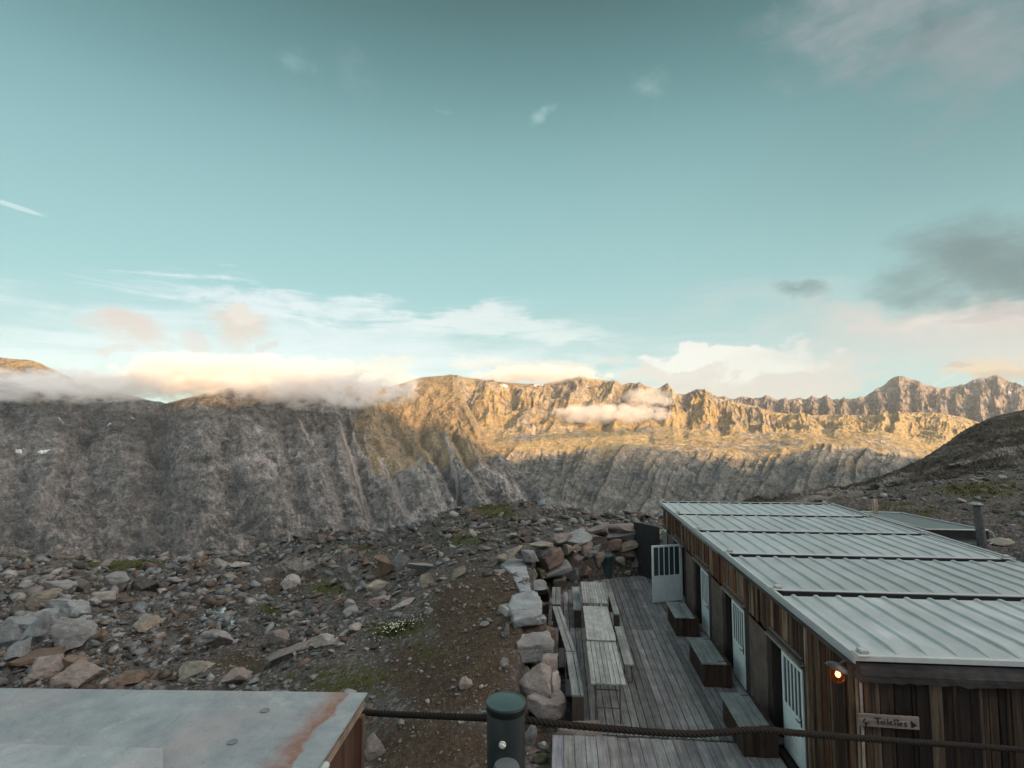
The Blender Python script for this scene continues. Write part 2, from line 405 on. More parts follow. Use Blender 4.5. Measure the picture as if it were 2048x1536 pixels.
# big mountain on the left
A = {}
def acol(px, cr, dc, fy=1112, fd=1900, m1=None, m2=None, back=60):
    m1 = m1 or (fy*.62+cr*.38, fd+.35*(dc-fd)); m2 = m2 or (fy*.28+cr*.72, fd+.68*(dc-fd))
    A[px] = [(fy+70, fd*.72), (fy, fd), m1, m2, (cr, dc), (cr+back, dc*1.35)]
acol(-500, 700, 2500); acol(-150, 706, 2600)
acol(0, 714, 2700, m1=(990, 2120), m2=(850, 2480)); acol(60, 722, 2700, m1=(990, 2120), m2=(850, 2480)); acol(110, 741, 2750, m2=(850, 2480)); acol(160, 765, 2800)
acol(250, 788, 2850); acol(330, 806, 2900, m2=(880, 2560)); acol(345, 800, 2700, m2=(880, 2440)); acol(420, 782, 2650)
acol(520, 768, 2850); acol(620, 759, 3050); acol(700, 764, 3200, 1105); acol(780, 773, 3220, 1095, 1900)
acol(840, 756, 3200, 1080, 1850, (980, 2200), (860, 2780)); acol(905, 748, 3150, 1075, 1800, (985, 2120), (870, 2680))
acol(925, 790, 3000, 1070, 1780, (985, 2090), (885, 2600)); acol(949, 833, 2850, 1070, 1760, (992, 2060), (905, 2480)); acol(984, 892, 2640, 1065, 1750, (1000, 2030), (940, 2360))
acol(1019, 923, 2480, 1063, 1740, (1010, 2000), (960, 2280)); acol(1107, 1004, 2150, 1063, 1720, (1035, 1880), (1018, 2030)); acol(1167, 1029, 1950, 1065, 1680)
acol(1230, 1055, 1850, 1075, 1680); acol(1330, 1090, 1800, 1105, 1680)
def dispA(x, y, PX, PY, ts, cr):
    env = np.clip(ts/1.2, 0, 1)*np.clip((cr-ts)/.55, 0.12, 1)*np.where(ts > cr, 0.2, 1)
    k = np.interp(PX, [0, 400, 700, 850, 1000, 1200], [-.15, 0, .28, .46, .6, .8])
    w = PX-k*(PY-950)
    wx = w+26*fbm(x*.0021, y*.0021, 4, 3)
    g = ridged(wx/85., PY/520., 5, 11)
    g2 = ridged(wx/27., PY/210., 4, 27)
    big = fbm(x*.0016, y*.0016, 4, 5)
    det = ridged(x*.011, y*.011, 5, 41)
    det2 = fbm(x*.05, y*.05, 4, 43)
    low = sstep(900, 1080, PY)*sstep(900, 500, PX)          # craggy benches low on the left
    gw = .25+.75*sstep(420, 760, PX)
    wp_x = PX+30*fbm(x*.0016, y*.0016, 4, 91)+(PY-800)*(-.25*sstep(500, 200, PX))
    cy = np.interp(PX, [0, 330, 520, 905, 1200], [730, 800, 770, 755, 1040])
    d, wf = fan(wp_x-k*(PY-820), PY, [-60, 90, 215, 400, 520, 640, 735, 815, 885, 950, 1020, 1100, 1180], cy, 260)
    mid_ = np.sin(np.clip(ts/cr, 0, 1)*math.pi)**.7
    rt_ = 1-.45*sstep(700, 820, PX)
    z = (.55-np.abs(d)**1.3)*(62+26*sstep(500, 300, PX))*mid_*rt_+((g-.45)*58+(g2-.45)*26)*gw*rt_+big*110+(det-.4)*20+det2*4
    cr_ = ridged(x*.0034+.3*big, y*.0034, 6, 61); cr2 = ridged(x*.013, y*.015, 5, 67)
    led = ridged(PX/120.+PY/150.+.6*big, PY/30.-PX/300., 5, 83); z += (1-gw*.8)*((led-.45)*62)
    z += (1-gw*.6)*((cr_-.5)*85)+(cr2-.4)*(18+12*low)
    z += low*((ridged(x*.007, y*.007, 5, 63)-.5)*70)
    for ln, dpt, wd in (([(690, 800), (700, 880), (722, 935), (740, 985), (757, 1035), (760, 1090)], 40, 13), ([(748, 860), (790, 955), (812, 1000), (860, 1080)], 42, 15), ([(800, 850), (838, 905), (862, 945), (885, 990), (920, 1050)], 40, 13),
                        ([(842, 835), (850, 880), (900, 950), (960, 1020)], 55, 12), ([(905, 870), (940, 930), (1010, 1000)], 45, 12), ([(640, 800), (655, 900), (690, 1000), (700, 1090)], 35, 14), ([(560, 800), (575, 900), (600, 1010), (615, 1100)], 35, 16),
                        ([(340, 800), (300, 850), (330, 930), (260, 1010), (275, 1110)], 60, 22), ([(190, 800), (150, 900), (130, 980), (95, 1060), (80, 1110)], 60, 22), ([(470, 820), (440, 900), (480, 980), (520, 1100)], 45, 20)):
        z -= dpt*linemask(PX, PY, ln, wd, wd*1.6)**1.5*np.clip((PY-790)/60, 0, 1)
    return z*env
def maskA(P, PX, PY, ts):
    m = np.zeros(P.shape)
    jx = 5*fbm(PX/22., PY/22., 3, 71); X = PX+jx; Y = PY
    s = np.zeros_like(PX)
    for pts, a, b in (([(678, 832), (700, 880), (722, 935), (740, 985), (757, 1035), (760, 1075)], 2.2, 4),
                      ([(762, 905), (790, 955), (812, 1000), (850, 1062)], 2.5, 6),
                      ([(838, 905), (862, 945), (885, 990), (915, 1040)], 2.2, 5.5),
                      ([(708, 850), (735, 900), (745, 935)], 1.6, 2.2), ([(590, 990), (598, 1015), (612, 1040)], 1.6, 2),
                      ([(905, 985), (915, 960), (890, 870)], 1.2, 1.8), ([(600, 830), (625, 880)], 2, 2),
                      ([(960, 925), (1030, 965), (1100, 1005), (1150, 1030)], 7, 12)):
        s = np.maximum(s, linemask(X, Y, pts, a*2.3, b*1.9)*(1.2 if a < 6 else .55))
    s = np.maximum(s, .6*linemask(X, Y, [(820, 925), (845, 950)], 14, 18))
    s = np.maximum(s, .42*np.exp(-((X-180)/190)**2-((Y-880)/60)**2))
    s = np.maximum(s, .5*linemask(X, Y, [(560, 945), (545, 925), (420, 905)], 9, 20))
    m[..., 0] = s
    g = .1+.85*sstep(1000, 830, Y+26*fbm(X/40., Y/40., 3, 79))*sstep(640, 790, X)+.3*sstep(830, 790, Y)*sstep(420, 200, X)+.12*np.exp(-((X-600)/90)**2-((Y-1010)/70)**2)  # golden grass upper right puts extra sunlit gold into the colour
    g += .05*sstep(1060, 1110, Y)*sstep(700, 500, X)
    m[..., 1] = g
    for (sx, sy, wx, wy) in ((92, 900, 13, 2.3), (41, 895, 7, 2), (124, 842, 9, 2), (265, 827, 5, 2), (219, 838, 4, 1.5), (925, 752, 14, 3), (163, 834, 3, 1)):
        m[..., 2] = np.maximum(m[..., 2], np.clip(1.5-np.hypot((PX-sx)/wx, (PY-sy)/wy), 0, 1))
    return m
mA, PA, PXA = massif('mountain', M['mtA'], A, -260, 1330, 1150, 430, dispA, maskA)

# sunlit range with the plateau in front of it, across the valley
B = {}
def bcol(px, cr, dc=5500, lip=(905, 3500), foot=(1015, 2900), base=(860, 4500)):
    B[px] = [(1100, 2500), foot, lip, base, (cr+.45*(base[0]-cr), 4950), (cr, dc), (cr+40, dc*1.3)]
crB = [(850, 760), (905, 750), (930, 755), (960, 758), (990, 763), (1020, 766), (1060, 768), (1090, 768), (1110, 763), (1135, 757), (1160, 755), (1190, 757), (1215, 762), (1240, 766), (1246, 770), (1262, 765), (1285, 768), (1296, 773), (1310, 776), (1325, 775),
       (1336, 769), (1345, 778), (1352, 786), (1366, 789), (1380, 787), (1392, 781), (1402, 778), (1415, 780), (1425, 786), (1436, 794), (1450, 801), (1480, 806), (1510, 812), (1540, 822), (1580, 829), (1620, 831), (1660, 829), (1700, 830), (1735, 832), (1770, 829), (1800, 826), (1840, 824), (1880, 826), (1920, 833), (1950, 842), (1980, 852), (2030, 870), (2150, 900)]
for px_, c_ in crB:
    lip = (float(np.interp(px_, [850, 950, 1100, 1250, 1400, 1520, 1600, 1700, 1780, 1850, 2000], [925, 905, 900, 893, 905, 915, 893, 890, 905, 925, 960])), 3500)
    foot = (float(np.interp(px_, [850, 1200, 1500, 1700, 1850, 2000], [1010, 1015, 1005, 985, 955, 985])), 2900)
    bw = math.sin(px_*.031)*5+math.sin(px_*.083+1)*4+math.sin(px_*.19)*2.5
    base = (bw+float(np.interp(px_, [850, 1000, 1200, 1400, 1600, 1750, 1850, 1950, 2100], [868, 862, 862, 866, 868, 866, 885, 905, 930])), float(np.interp(px_, [850, 1600, 1900], [4500, 4400, 4300]))-bw*22)
    bcol(px_, c_, 5500, lip, foot, base)
def dispB(x, y, PX, PY, ts, cr):
    up_ = sstep(3.0, 3.7, ts)*(.03+.97*np.clip((cr-ts)/.75, 0, 1)**1.4)*np.where(ts > cr, .1, 1)
    w = PX+30*fbm(x*.0013, y*.0013, 4, 3)+.55*(PY-800)*sstep(960, 1060, PX)*sstep(1330, 1270, PX)
    cy = np.interp(PX, [p_ for p_, _ in crB], [c_ for _, c_ in crB])
    d, wf = fan(w, PY, [870, 905, 985, 1065, 1135, 1215, 1268, 1338, 1403, 1470, 1530, 1600, 1690, 1770, 1800, 1890, 2000], cy, 38)
    u_ = np.clip((ts-3.0)/(cr-3.0), 0, 1); bell = np.sin(u_*math.pi)**.6*np.where(ts > cr, 0, 1)
    rib = ridged(wf/24., PY/130., 5, 101); rib2 = ridged(wf/9., PY/50., 5, 111)
    fine = ridged(x*.0036, y*.0036, 6, 121)
    sa = .45+1.1*np.clip(.5+1.6*fbm(PX/70., PX*0+3.3, 2, 177), 0, 1)
    hi = ((.5-np.abs(d)**1.1)*130*sa+(rib-.42)*62*(1.6-sa*.5)+(rib2-.45)*34+(fine-.4)*120)*bell*(1-.4*sstep(1560, 1640, PX)); up_ = 1.
    plat = sstep(1.9, 2.2, ts)*(1-sstep(3., 3.4, ts))
    cliff = np.clip(ts/1., 0, 1)*(1-sstep(1.85, 2.2, ts))
    w2 = PX+.55*(PY-950)+22*fbm(x*.002, y*.002, 4, 33)
    c = (ridged(w2/95., PY/420., 5, 131)-.45)*120+(ridged(w2/33., PY/170., 4, 141)-.45)*36+(ridged(x*.012, y*.012, 5, 151)-.4)*24
    p = fbm(x*.0022, y*.0022, 6, 161)*46+(ridged(x*.007, y*.007, 5, 163)-.4)*20
    for (gx, gw, gd) in ((1560, 12, 60), (1702, 12, 50), (1150, 10, 18)):
        gg = np.exp(-((PX+.35*(PY-950)-gx)/gw)**2); c = c-gg*gd
    return hi*up_+plat*p+cliff*c*.8
def maskB(P, PX, PY, ts):
    m = np.zeros(P.shape)
    m[..., 1] = np.where(ts < 2.0, .3, .62)*np.where(ts > 3.4, .75, 1)
    m[..., 1] += .25*sstep(1520, 1600, PX)*sstep(2.5, 3., ts)
    for (sx, sy, wx, wy) in ((1003, 773, 13, 2.6), (1040, 785, 5, 2), (1078, 770, 10, 3)):
        m[..., 2] = np.maximum(m[..., 2], np.clip(1.5-np.hypot((PX-sx)/wx, (PY-sy)/wy), 0, 1))
    m[..., 0] = .5*linemask(PX, PY, [(1232, 990), (1230, 1010), (1235, 1030)], 2, 2)
    return m
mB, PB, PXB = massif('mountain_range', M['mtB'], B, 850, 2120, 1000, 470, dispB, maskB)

# far range, right
D = {}
for px_, c_ in [(1380, 800), (1440, 793), (1452, 796), (1470, 798), (1490, 793), (1510, 797), (1535, 793), (1560, 801), (1580, 799), (1600, 796), (1612, 799), (1625, 793), (1640, 797), (1652, 793), (1668, 799), (1690, 799), (1710, 797), (1726, 798), (1740, 788), (1757, 779), (1772, 770), (1785, 758), (1798, 752), (1812, 753), (1822, 757), (1835, 760), (1850, 768), (1866, 771), (1884, 779), (1900, 774), (1920, 772), (1935, 769), (1950, 760), (1965, 756), (1980, 756), (1990, 751), (2000, 750), (2012, 757), (2030, 765), (2050, 772), (2080, 768), (2150, 780), (2300, 770)]:
    D[px_] = [(900, 6200), (848, 7000), (c_+.5*(848-c_), 8100), (c_, 9000), (c_+30, 11500)]
def dispD(x, y, PX, PY, ts, cr):
    env = np.clip(ts/1., 0, 1)*(.02+.98*np.clip((cr-ts)/.85, 0, 1)**1.5)*np.where(ts > cr, .1, 1)
    w = PX+10*fbm(x*.001, y*.001, 4, 3)
    d, wf = fan(w, PY, [1420, 1450, 1480, 1510, 1537, 1575, 1600, 1626, 1654, 1690, 1725, 1760, 1802, 1845, 1885, 1925, 1965, 2001, 2040, 2090, 2150], np.interp(PX, sorted(D), [D[k][3][0] for k in sorted(D)]), 30)
    bell = np.sin(np.clip(ts/cr, 0, 1)*math.pi)**.55*np.where(ts > cr, 0, 1)
    return ((.5-np.abs(d)**1.15)*170+(ridged(wf/22., PY/100., 5, 201)-.42)*120+(ridged(wf/8., PY/40., 5, 211)-.45)*60+(ridged(x*.0033, y*.0033, 6, 221)-.4)*260)*bell
def maskD(P, PX, PY, ts):
    m = np.zeros(P.shape); m[..., 1] = .35
    for (sx, sy, wx, wy) in ((2022, 786, 8, 2), (2012, 783, 5, 1.5)):
        m[..., 2] = np.maximum(m[..., 2], np.clip(1.5-np.hypot((PX-sx)/wx, (PY-sy)/wy), 0, 1))
    return m
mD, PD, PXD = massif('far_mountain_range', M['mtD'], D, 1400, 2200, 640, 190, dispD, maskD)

# dark hill rising at the right, close by
E_ = {}
for px_, c_, dc in [(1440, 1020, 75), (1500, 1008, 80), (1560, 996, 90), (1620, 988, 100), (1680, 978, 112), (1740, 960, 130), (1800, 936, 152), (1840, 919, 168), (1880, 893, 188), (1920, 866, 208), (1960, 845, 228), (2000, 830, 245), (2048, 819, 262), (2120, 800, 285), (2250, 770, 320)]:
    fd = 48+(dc-75)*.18; fy = float(np.interp(px_, [1440, 1600, 1800, 1900, 2048, 2250], [1030, 1005, 962, 940, 905, 880]))
    E_[px_] = [(fy+75, fd*.7), (fy+20, fd), (c_+.5*(fy-c_), fd+.5*(dc-fd)), (c_, dc), (c_+15, dc*1.5)]
def dispE(x, y, PX, PY, ts, cr):
    env = np.clip(ts/1.2, 0, 1)*np.clip((cr-ts)/.3, .3, 1)
    return (fbm(x*.03, y*.03, 5, 7)*3.2+(ridged(x*.09, y*.09, 5, 9)-.4)*2.2)*env+((ridged(x*.35, y*.35, 4, 19)-.4)*.8+fbm(x*1.3, y*1.3, 3, 29)*.3)*np.clip(ts, 0, 1)
def maskE(P, PX, PY, ts):
    m = np.zeros(P.shape); m[..., 1] = .5; m[..., 0] = .5*linemask(PX, PY, [(1600, 1000), (1750, 975), (1900, 925), (2060, 890)], 10, 16); return m
mE, PE, PXE = massif('hill', M['hill'], E_, 1440, 2240, 520, 220, dispE, maskE)

# ------------------------------------------------------------------ near ground
GP = [(1080, 1600, -.15), (1000, 1130, .85), (1000, 1200, .85), (1000, 1300, .7), (1040, 1400, .2), (1080, 1500, -.2), (1060, 1560, -.2), (950, 1300, .6), (900, 1400, .2), (850, 1536, -.25), (700, 1536, -.7), (500, 1600, -1.2), (200, 1600, -2.),
      (900, 1200, .62), (950, 1150, .8), (850, 1250, .15), (800, 1300, -.1), (700, 1385, -.6), (600, 1300, -.75), (500, 1376, -1.5), (960, 1090, .85),
      (650, 1260, -1.3), (500, 1300, -2.1), (300, 1376, -2.6), (100, 1376, -3), (0, 1376, -3.2), (-200, 1376, -3.2), (0, 1280, -3.6), (200, 1250, -4), (400, 1250, -3.3), (400, 1180, -4.2), (200, 1180, -5), (0, 1180, -5), (-200, 1180, -5), (0, 1140, -6.5), (200, 1143, -6.8), (330, 1143, -6.4), (150, 1122, -8), (0, 1116, -8.5), (-200, 1110, -8.5), (330, 1120, -7.5), (420, 1115, -6.5),
      (560, 1130, -3), (600, 1100, -2.8), (640, 1077, -2.5), (560, 1092, -3.4), (480, 1135, -4.5), (480, 1112, -5.5), (760, 1100, -1.2), (760, 1074, -1.2), (700, 1076, -2.), (850, 1047, -.2), (900, 1032, .2), (1000, 1014, .8), (1080, 1020, .9), (1160, 1030, .95), (1220, 1040, 1.), (1270, 1047, 1.1), (900, 1100, .5), (820, 1150, -.3), (1000, 1060, 1.0), (1100, 1075, 1.15), (1180, 1060, 1.2), (700, 1180, -1.2), (650, 1140, -1.8), (540, 1190, -2.7), (750, 1220, -.6),
      (1400, 1046, 1.0), (1500, 1020, .6), (2048, 1110, .8), (2048, 1060, .75), (1900, 1060, .7), (1850, 1000, .3), (1700, 1003, .4), (1600, 1008, .5), (1540, 1012, .5), (1950, 960, -.3), (2048, 930, .1), (2200, 930, .6), (2300, 1110, 1.2), (2048, 1000, .4), (2400, 1400, 1.0), (1700, 1100, 0), (1850, 1200, 0)]
gpw = np.array([onz(*p) for p in GP]); ex = []
# far side drop-offs and near surrounds
def pol(az, r, z): return [math.sin(az)*r, math.cos(az)*r, z]
for a_, r_, z_ in [(-55, 100, -16), (-45, 95, -15), (-35, 90, -16), (-25, 80, -18), (-15, 62, -12), (-8, 50, -9), (0, 45, -8), (8, 44, -7), (15, 60, -5), (-60, 8, -3.2), (-60, 30, -5), (-30, 5, -1.5), (0, 5, -.3), (30, 5, 0), (60, 6, .3), (60, 20, 1.5), (60, 50, 2), (52, 90, 4), (40, 95, .8), (30, 95, -4.4), (22, 92, -8.5), (-18, 110, -26), (5, 100, -25), (12, 100, -14)]:
    ex.append(pol(R(a_), r_, z_))
gpw = np.vstack([gpw, ex])
def tpsc(xy):
    r = np.hypot(xy[:, 0], xy[:, 1]); return np.c_[np.arctan2(xy[:, 0], xy[:, 1])*1.3, np.log(np.maximum(r, 1.))]
TC = tpsc(gpw[:, :2]); n_ = len(TC)
def U(d): return np.where(d > 1e-9, d*d*np.log(d+1e-12), 0)
Kk = U(np.linalg.norm(TC[:, None]-TC[None], axis=2))+np.eye(n_)*.004
Pm = np.c_[np.ones(n_), TC]; Lm = np.block([[Kk, Pm], [Pm.T, np.zeros((3, 3))]])
Wt = np.linalg.solve(Lm, np.r_[gpw[:, 2], 0, 0, 0])
def tps(xy):
    c = tpsc(xy); o = np.empty(len(c))
    for i in range(0, len(c), 20000):
        q = c[i:i+20000]; o[i:i+20000] = U(np.linalg.norm(q[:, None]-TC[None], axis=2))@Wt[:n_]+Wt[n_]+q@Wt[n_+1:]
    return o
def zones(x, y):
    """grass, dirt, slab weights over the ground"""
    P = np.c_[x, y, tps(np.c_[x, y])]; px, py = proj(P)
    g = np.full(len(x), .12); d = np.full(len(x), .0); s = np.zeros(len(x))
    def bl(cx, cy, rx, ry, rot=0):
        c, s_ = math.cos(R(rot)), math.sin(R(rot)); u = (px-cx)*c+(py-cy)*s_; v = -(px-cx)*s_+(py-cy)*c
        return np.exp(-(u/rx)**2-(v/ry)**2)
    # brown earth bank beside the stone wall
    for b in ((950, 1230, 120, 110), (900, 1350, 160, 90), (850, 1500, 160, 80), (1000, 1190, 60, 60), (1040, 1450, 80, 60), (600, 1155, 70, 18), (480, 1330, 60, 25), (760, 1140, 26, 30), (560, 1180, 50, 20)):
        d = np.maximum(d, bl(*b))
    for b, k in (((240, 1133, 110, 17), 1.), ((40, 1120, 80, 14), .6), ((660, 1185, 60, 20), .85), ((545, 1225, 40, 12), .8), ((700, 1105, 90, 22), .6), ((930, 1080, 90, 26), .65), ((990, 1022, 60, 12), .8),
                 ((1140, 1040, 50, 10), .5), ((790, 1260, 90, 30), .75), ((680, 1370, 170, 60), .62), ((1000, 1420, 40, 60), .4), ((860, 1300, 70, 50), .5), ((930, 1330, 60, 30), .4), ((180, 1210, 60, 14), .6), ((1800, 1035, 160, 26), .62), ((1960, 980, 140, 28), .66),
                 ((2048, 1030, 100, 30), .5), ((1580, 1000, 90, 8), .8), ((880, 1180, 60, 20), .4), ((500, 1340, 80, 14), .5), ((860, 1480, 90, 50), .35)):
        g = np.maximum(g, bl(*b)*k)
    for b, k in (((1700, 985, 130, 18, -13), .95), ((1860, 955, 120, 9, -12), .6), ((1960, 925, 130, 9, -14), .6), ((610, 1122, 80, 13, 0), .8), ((1240, 1052, 60, 7), .6)):
        s = np.maximum(s, bl(*b)*k)
    return px, py, np.clip(g, 0, 1), np.clip(d, 0, 1), s
def ground_z(x, y):
    x = np.atleast_1d(np.asarray(x, float)); y = np.atleast_1d(np.asarray(y, float))
    z = tps(np.c_[x, y]); px, py, g, d, s = zones(x, y)
    r = np.hypot(x, y); k = np.clip((r-6)/30, .25, 1); z = z-3.2*(np.maximum(r-86, 0)/20)**2
    n = fbm(x*.16, y*.16, 5, 301)*.75*k+(ridged(x*.42+.3*y, y*.42, 5, 303)-.4)*.34*k*(1-.6*d)*(1-.5*g)+fbm(x*1.6, y*1.6, 4, 305)*.075
    # tilted strata ledges in the scree and slabs
    st = (x*.55+y*.8)*.8+1.6*fbm(x*.2, y*.2, 3, 307)
    led = (st-np.floor(st)); n += (1-led)**2*.2*k*(1-d)*(1-.6*g)
    flat = np.exp(-(np.maximum(0, np.abs(x-3)-6)/2.5)**2)*np.exp(-(np.maximum(0, np.abs(y-13)-7)/2.)**2)
    z = z+n*(1-.55*flat)
    wall = (x > -.75-.05*np.clip(17-y, 0, 10)*0) & (x < 12.4) & (y > 6) & (y < 19.4)
    wx = np.clip((x+.9)/.35, 0, 1)*np.clip((12.6-x)/.5, 0, 1)*np.clip((y-5.5)/.5, 0, 1)
    yb = np.interp(x, [-1, 0, 1.2, 2.6, 3.4, 12], [17.3, 18.0, 19.0, 19.7, 20.2, 20.6])
    wy = np.clip((yb-y)/.4, 0, 1)
    wgt = sstep(0, 1, wx*wy); wgt = np.where(y < 9.6, wgt*np.clip((x+.55)/.3, 0, 1), wgt)
    return np.where(wgt > 0, z*(1-wgt)+np.minimum(z, -.22)*wgt, z)
az = np.linspace(R(-60), R(58), 900); lr = np.linspace(math.log(4.2), math.log(108), 620)
AZ, LR = np.meshgrid(az, lr); RR = np.exp(LR)
gx, gy = (np.sin(AZ)*RR).ravel(), (np.cos(AZ)*RR).ravel()
gz = ground_z(gx, gy); _, _, gg, gd, gs = zones(gx, gy)
idx = np.arange(gx.size).reshape(AZ.shape)
me = mesh_np('ground', np.c_[gx, gy, gz], np.stack([idx[:-1, :-1], idx[:-1, 1:], idx[1:, 1:], idx[1:, :-1]], -1).reshape(-1, 4), np.c_[gg, gd, gs])
tag(link('ground', me, M['ground'], smooth=True), kind='structure')
GZ = gz.reshape(AZ.shape)
def gzi(x, y):
    """fast bilinear look-up of the ground height"""
    x = np.atleast_1d(np.asarray(x, float)); y = np.atleast_1d(np.asarray(y, float))
    a = (np.arctan2(x, y)-az[0])/(az[1]-az[0]); b = (np.log(np.hypot(x, y))-lr[0])/(lr[1]-lr[0])
    a = np.clip(a, 0, len(az)-1.001); b = np.clip(b, 0, len(lr)-1.001)
    i = a.astype(int); j = b.astype(int); u = a-i; v = b-j
    return (GZ[j, i]*(1-u)+GZ[j, i+1]*u)*(1-v)+(GZ[j+1, i]*(1-u)+GZ[j+1, i+1]*u)*v
def hit(px, py, rmax=105):
    d = ray(px, py); d = d/math.hypot(d[0], d[1]); t = np.arange(4.5, rmax, .04)
    P = CAM+d*t[:, None]; z = gzi(P[:, 0], P[:, 1]); k = np.argmax(P[:, 2] < z)
    return P[k] if P[k, 2] < z[k] else onz(px, py, -1)

# ------------------------------------------------------------------ stones
import bmesh
def ico(sub):
    bm = bmesh.new(); bmesh.ops.create_icosphere(bm, subdivisions=sub, radius=1)
    V = np.array([v.co[:] for v in bm.verts]); Fc = np.array([[v.index for v in f.verts] for f in bm.faces]); bm.free(); return V, Fc
ICO = {k: ico(k) for k in (1, 2, 3, 4, 5)}
def rockV(seed, sub, boxy=.5, cuts=9, rough=.05):
    r = np.random.default_rng(seed); V, Fc = ICO[sub]; V = V.copy()
    p = 2+9*boxy; V = V/((np.abs(V)**p).sum(1)**(1/p))[:, None]
    for _ in range(cuts):
        n = r.normal(size=3); n /= np.linalg.norm(n); d = r.uniform(.42, .85) if sub > 2 else r.uniform(.26, .72)
        s = V@n-d; V -= np.outer(np.maximum(s, 0), n)
    if sub >= 3:
        nz = np.array([mnoise.fractal(Vector(v)*1.7+Vector((seed*3.1, 0, 0)), .75, 2.1, 7) for v in V])
        V *= (1+rough*nz)[:, None]
    return V, Fc
def rotm(rx, ry, rz):
    return np.array(Matrix.Rotation(rz, 3, 'Z')@Matrix.Rotation(ry, 3, 'Y')@Matrix.Rotation(rx, 3, 'X'))
PAL = {'grey': (.22, .22, .215), 'blue': (.215, .235, .24), 'pink': (.215, .185, .17), 'red': (.17, .125, .105), 'tan': (.235, .21, .172), 'pale': (.30, .285, .26), 'dark': (.10, .095, .085), 'moss': (.1, .1, .06), 'brown': (.15, .11, .085)}
def make_rock(name, c, size, rot=(0, 0, 0), col='grey', seed=0, sub=4, boxy=.6, cuts=10, parent=None, rough=.06):
    V, Fc = rockV(seed, sub, boxy, cuts, rough)
    V = V*np.array(size)/2; V = V@rotm(*rot).T
    colr = np.array(PAL[col])*random.uniform(.76, 1.0)
    if parent is None:
        me = mesh_np(name, V, Fc, np.tile(colr, (len(V), 1)))
        o = link(name, me, M['rock']); o.location = c
    else:
        off = np.array(c)-np.array(parent.location)
        me = mesh_np(name, V+off, Fc, np.tile(colr, (len(V), 1)))
        o = link(name, me, M['rock'], parent)
    return o

def scatter(name, n, zonef, sizef, sub, palette, seed, tilt=.3, flat=(.35, .75), sink=.25, pxr=(-60, 2110), rr=(5, 75), kind='stuff', mat='rock'):
    r = np.random.default_rng(seed)
    protos = [rockV(seed*100+i, sub, r.uniform(.1, .9), 8, .08) for i in range(20)]
    px = r.uniform(*pxr, n); rad = np.exp(r.uniform(math.log(rr[0]), math.log(rr[1]), n))
    azs = np.arctan2((px-CX)/F, 1)-yaw
    x = np.sin(azs)*rad; y = np.cos(azs)*rad
    ppx, ppy, g, d, s = zones(x, y)
    w = zonef(ppx, ppy, g, d, s, x, y, rad)
    # keep clear of deck, huts and shed
    clear = ~((x > -.95) & (x < 12.3) & (y > 6.2) & (y < np.interp(x, [-1, 0, 1.2, 2.6, 3.4, 12], [17.2, 18.0, 19.3, 20, 20.6, 20.9])))
    clear |= (y < 9.5) & (x < -.3)
    keep = (r.uniform(size=n) < w) & clear
    x, y, rad, ppx, ppy = x[keep], y[keep], rad[keep], ppx[keep], ppy[keep]
    m = len(x); sz = sizef(r, m, rad, ppx, ppy); z = gzi(x, y)
    VV, FF, CC = [], [], []; b = 0
    pal = np.array([PAL[p] for p in palette])
    for i in range(m):
        V, Fc = protos[r.integers(20)]
        s3 = sz[i]*np.array([1, r.uniform(.5, .95), r.uniform(*flat)])*.5
        q = (V*s3)@rotm(r.normal()*tilt-.18, r.normal()*tilt-.22, r.uniform(0, 6.28)).T
        VV.append(q+[x[i], y[i], z[i]+s3[2]*(1-2*sink)]); FF.append(Fc+b); b += len(V)
        CC.append(np.tile(pal[r.integers(len(pal))]*np.array([.70, .725, .755])*r.uniform(.6, 1.25), (len(V), 1)))
    me = mesh_np(name, np.vstack(VV), np.vstack(FF), np.vstack(CC))
    o = link(name, me, M[mat]); tag(o, kind=kind); return o
def z_scree(px, py, g, d, s, x, y, rad): return np.clip(1-1.15*g-1.2*d-1.2*s, 0, 1)*np.where(px < 1330, 1., 0)*np.where(py > 1012, 1, 0)
def z_bank(px, py, g, d, s, x, y, rad): return np.clip(.25+d+g*.4, 0, 1)*np.where(px < 1330, 1, 0)
def z_right(px, py, g, d, s, x, y, rad): return np.clip(.7-.6*g-.5*s, 0.08, 1)*np.where(px > 1330, 1, 0)
scatter('rubble', 48000, z_scree, lambda r, m, rad, px, py: rad*(.004+.0095*r.pareto(2.1, m).clip(0, 2.6)), 1, ['grey', 'grey', 'pink', 'brown', 'tan', 'pale', 'dark', 'blue', 'brown'], 5, tilt=.28, flat=(.25, .6))
scatter('pebbles', 24000, z_bank, lambda r, m, rad, px, py: rad*(.0016+.0042*r.pareto(2.2, m).clip(0, 2.5)), 1, ['pale', 'tan', 'tan', 'pink', 'grey', 'brown', 'pale'], 6, tilt=.4, flat=(.4, .9), rr=(6.5, 40))
scatter('scree', 9000, z_right, lambda r, m, rad, px, py: rad*(.0022+.0062*r.pareto(2.2, m).clip(0, 2.4)), 1, ['grey', 'pink', 'tan', 'dark', 'brown', 'pale'], 8, tilt=.3, flat=(.25, .6), rr=(14, 95), pxr=(1330, 2300))

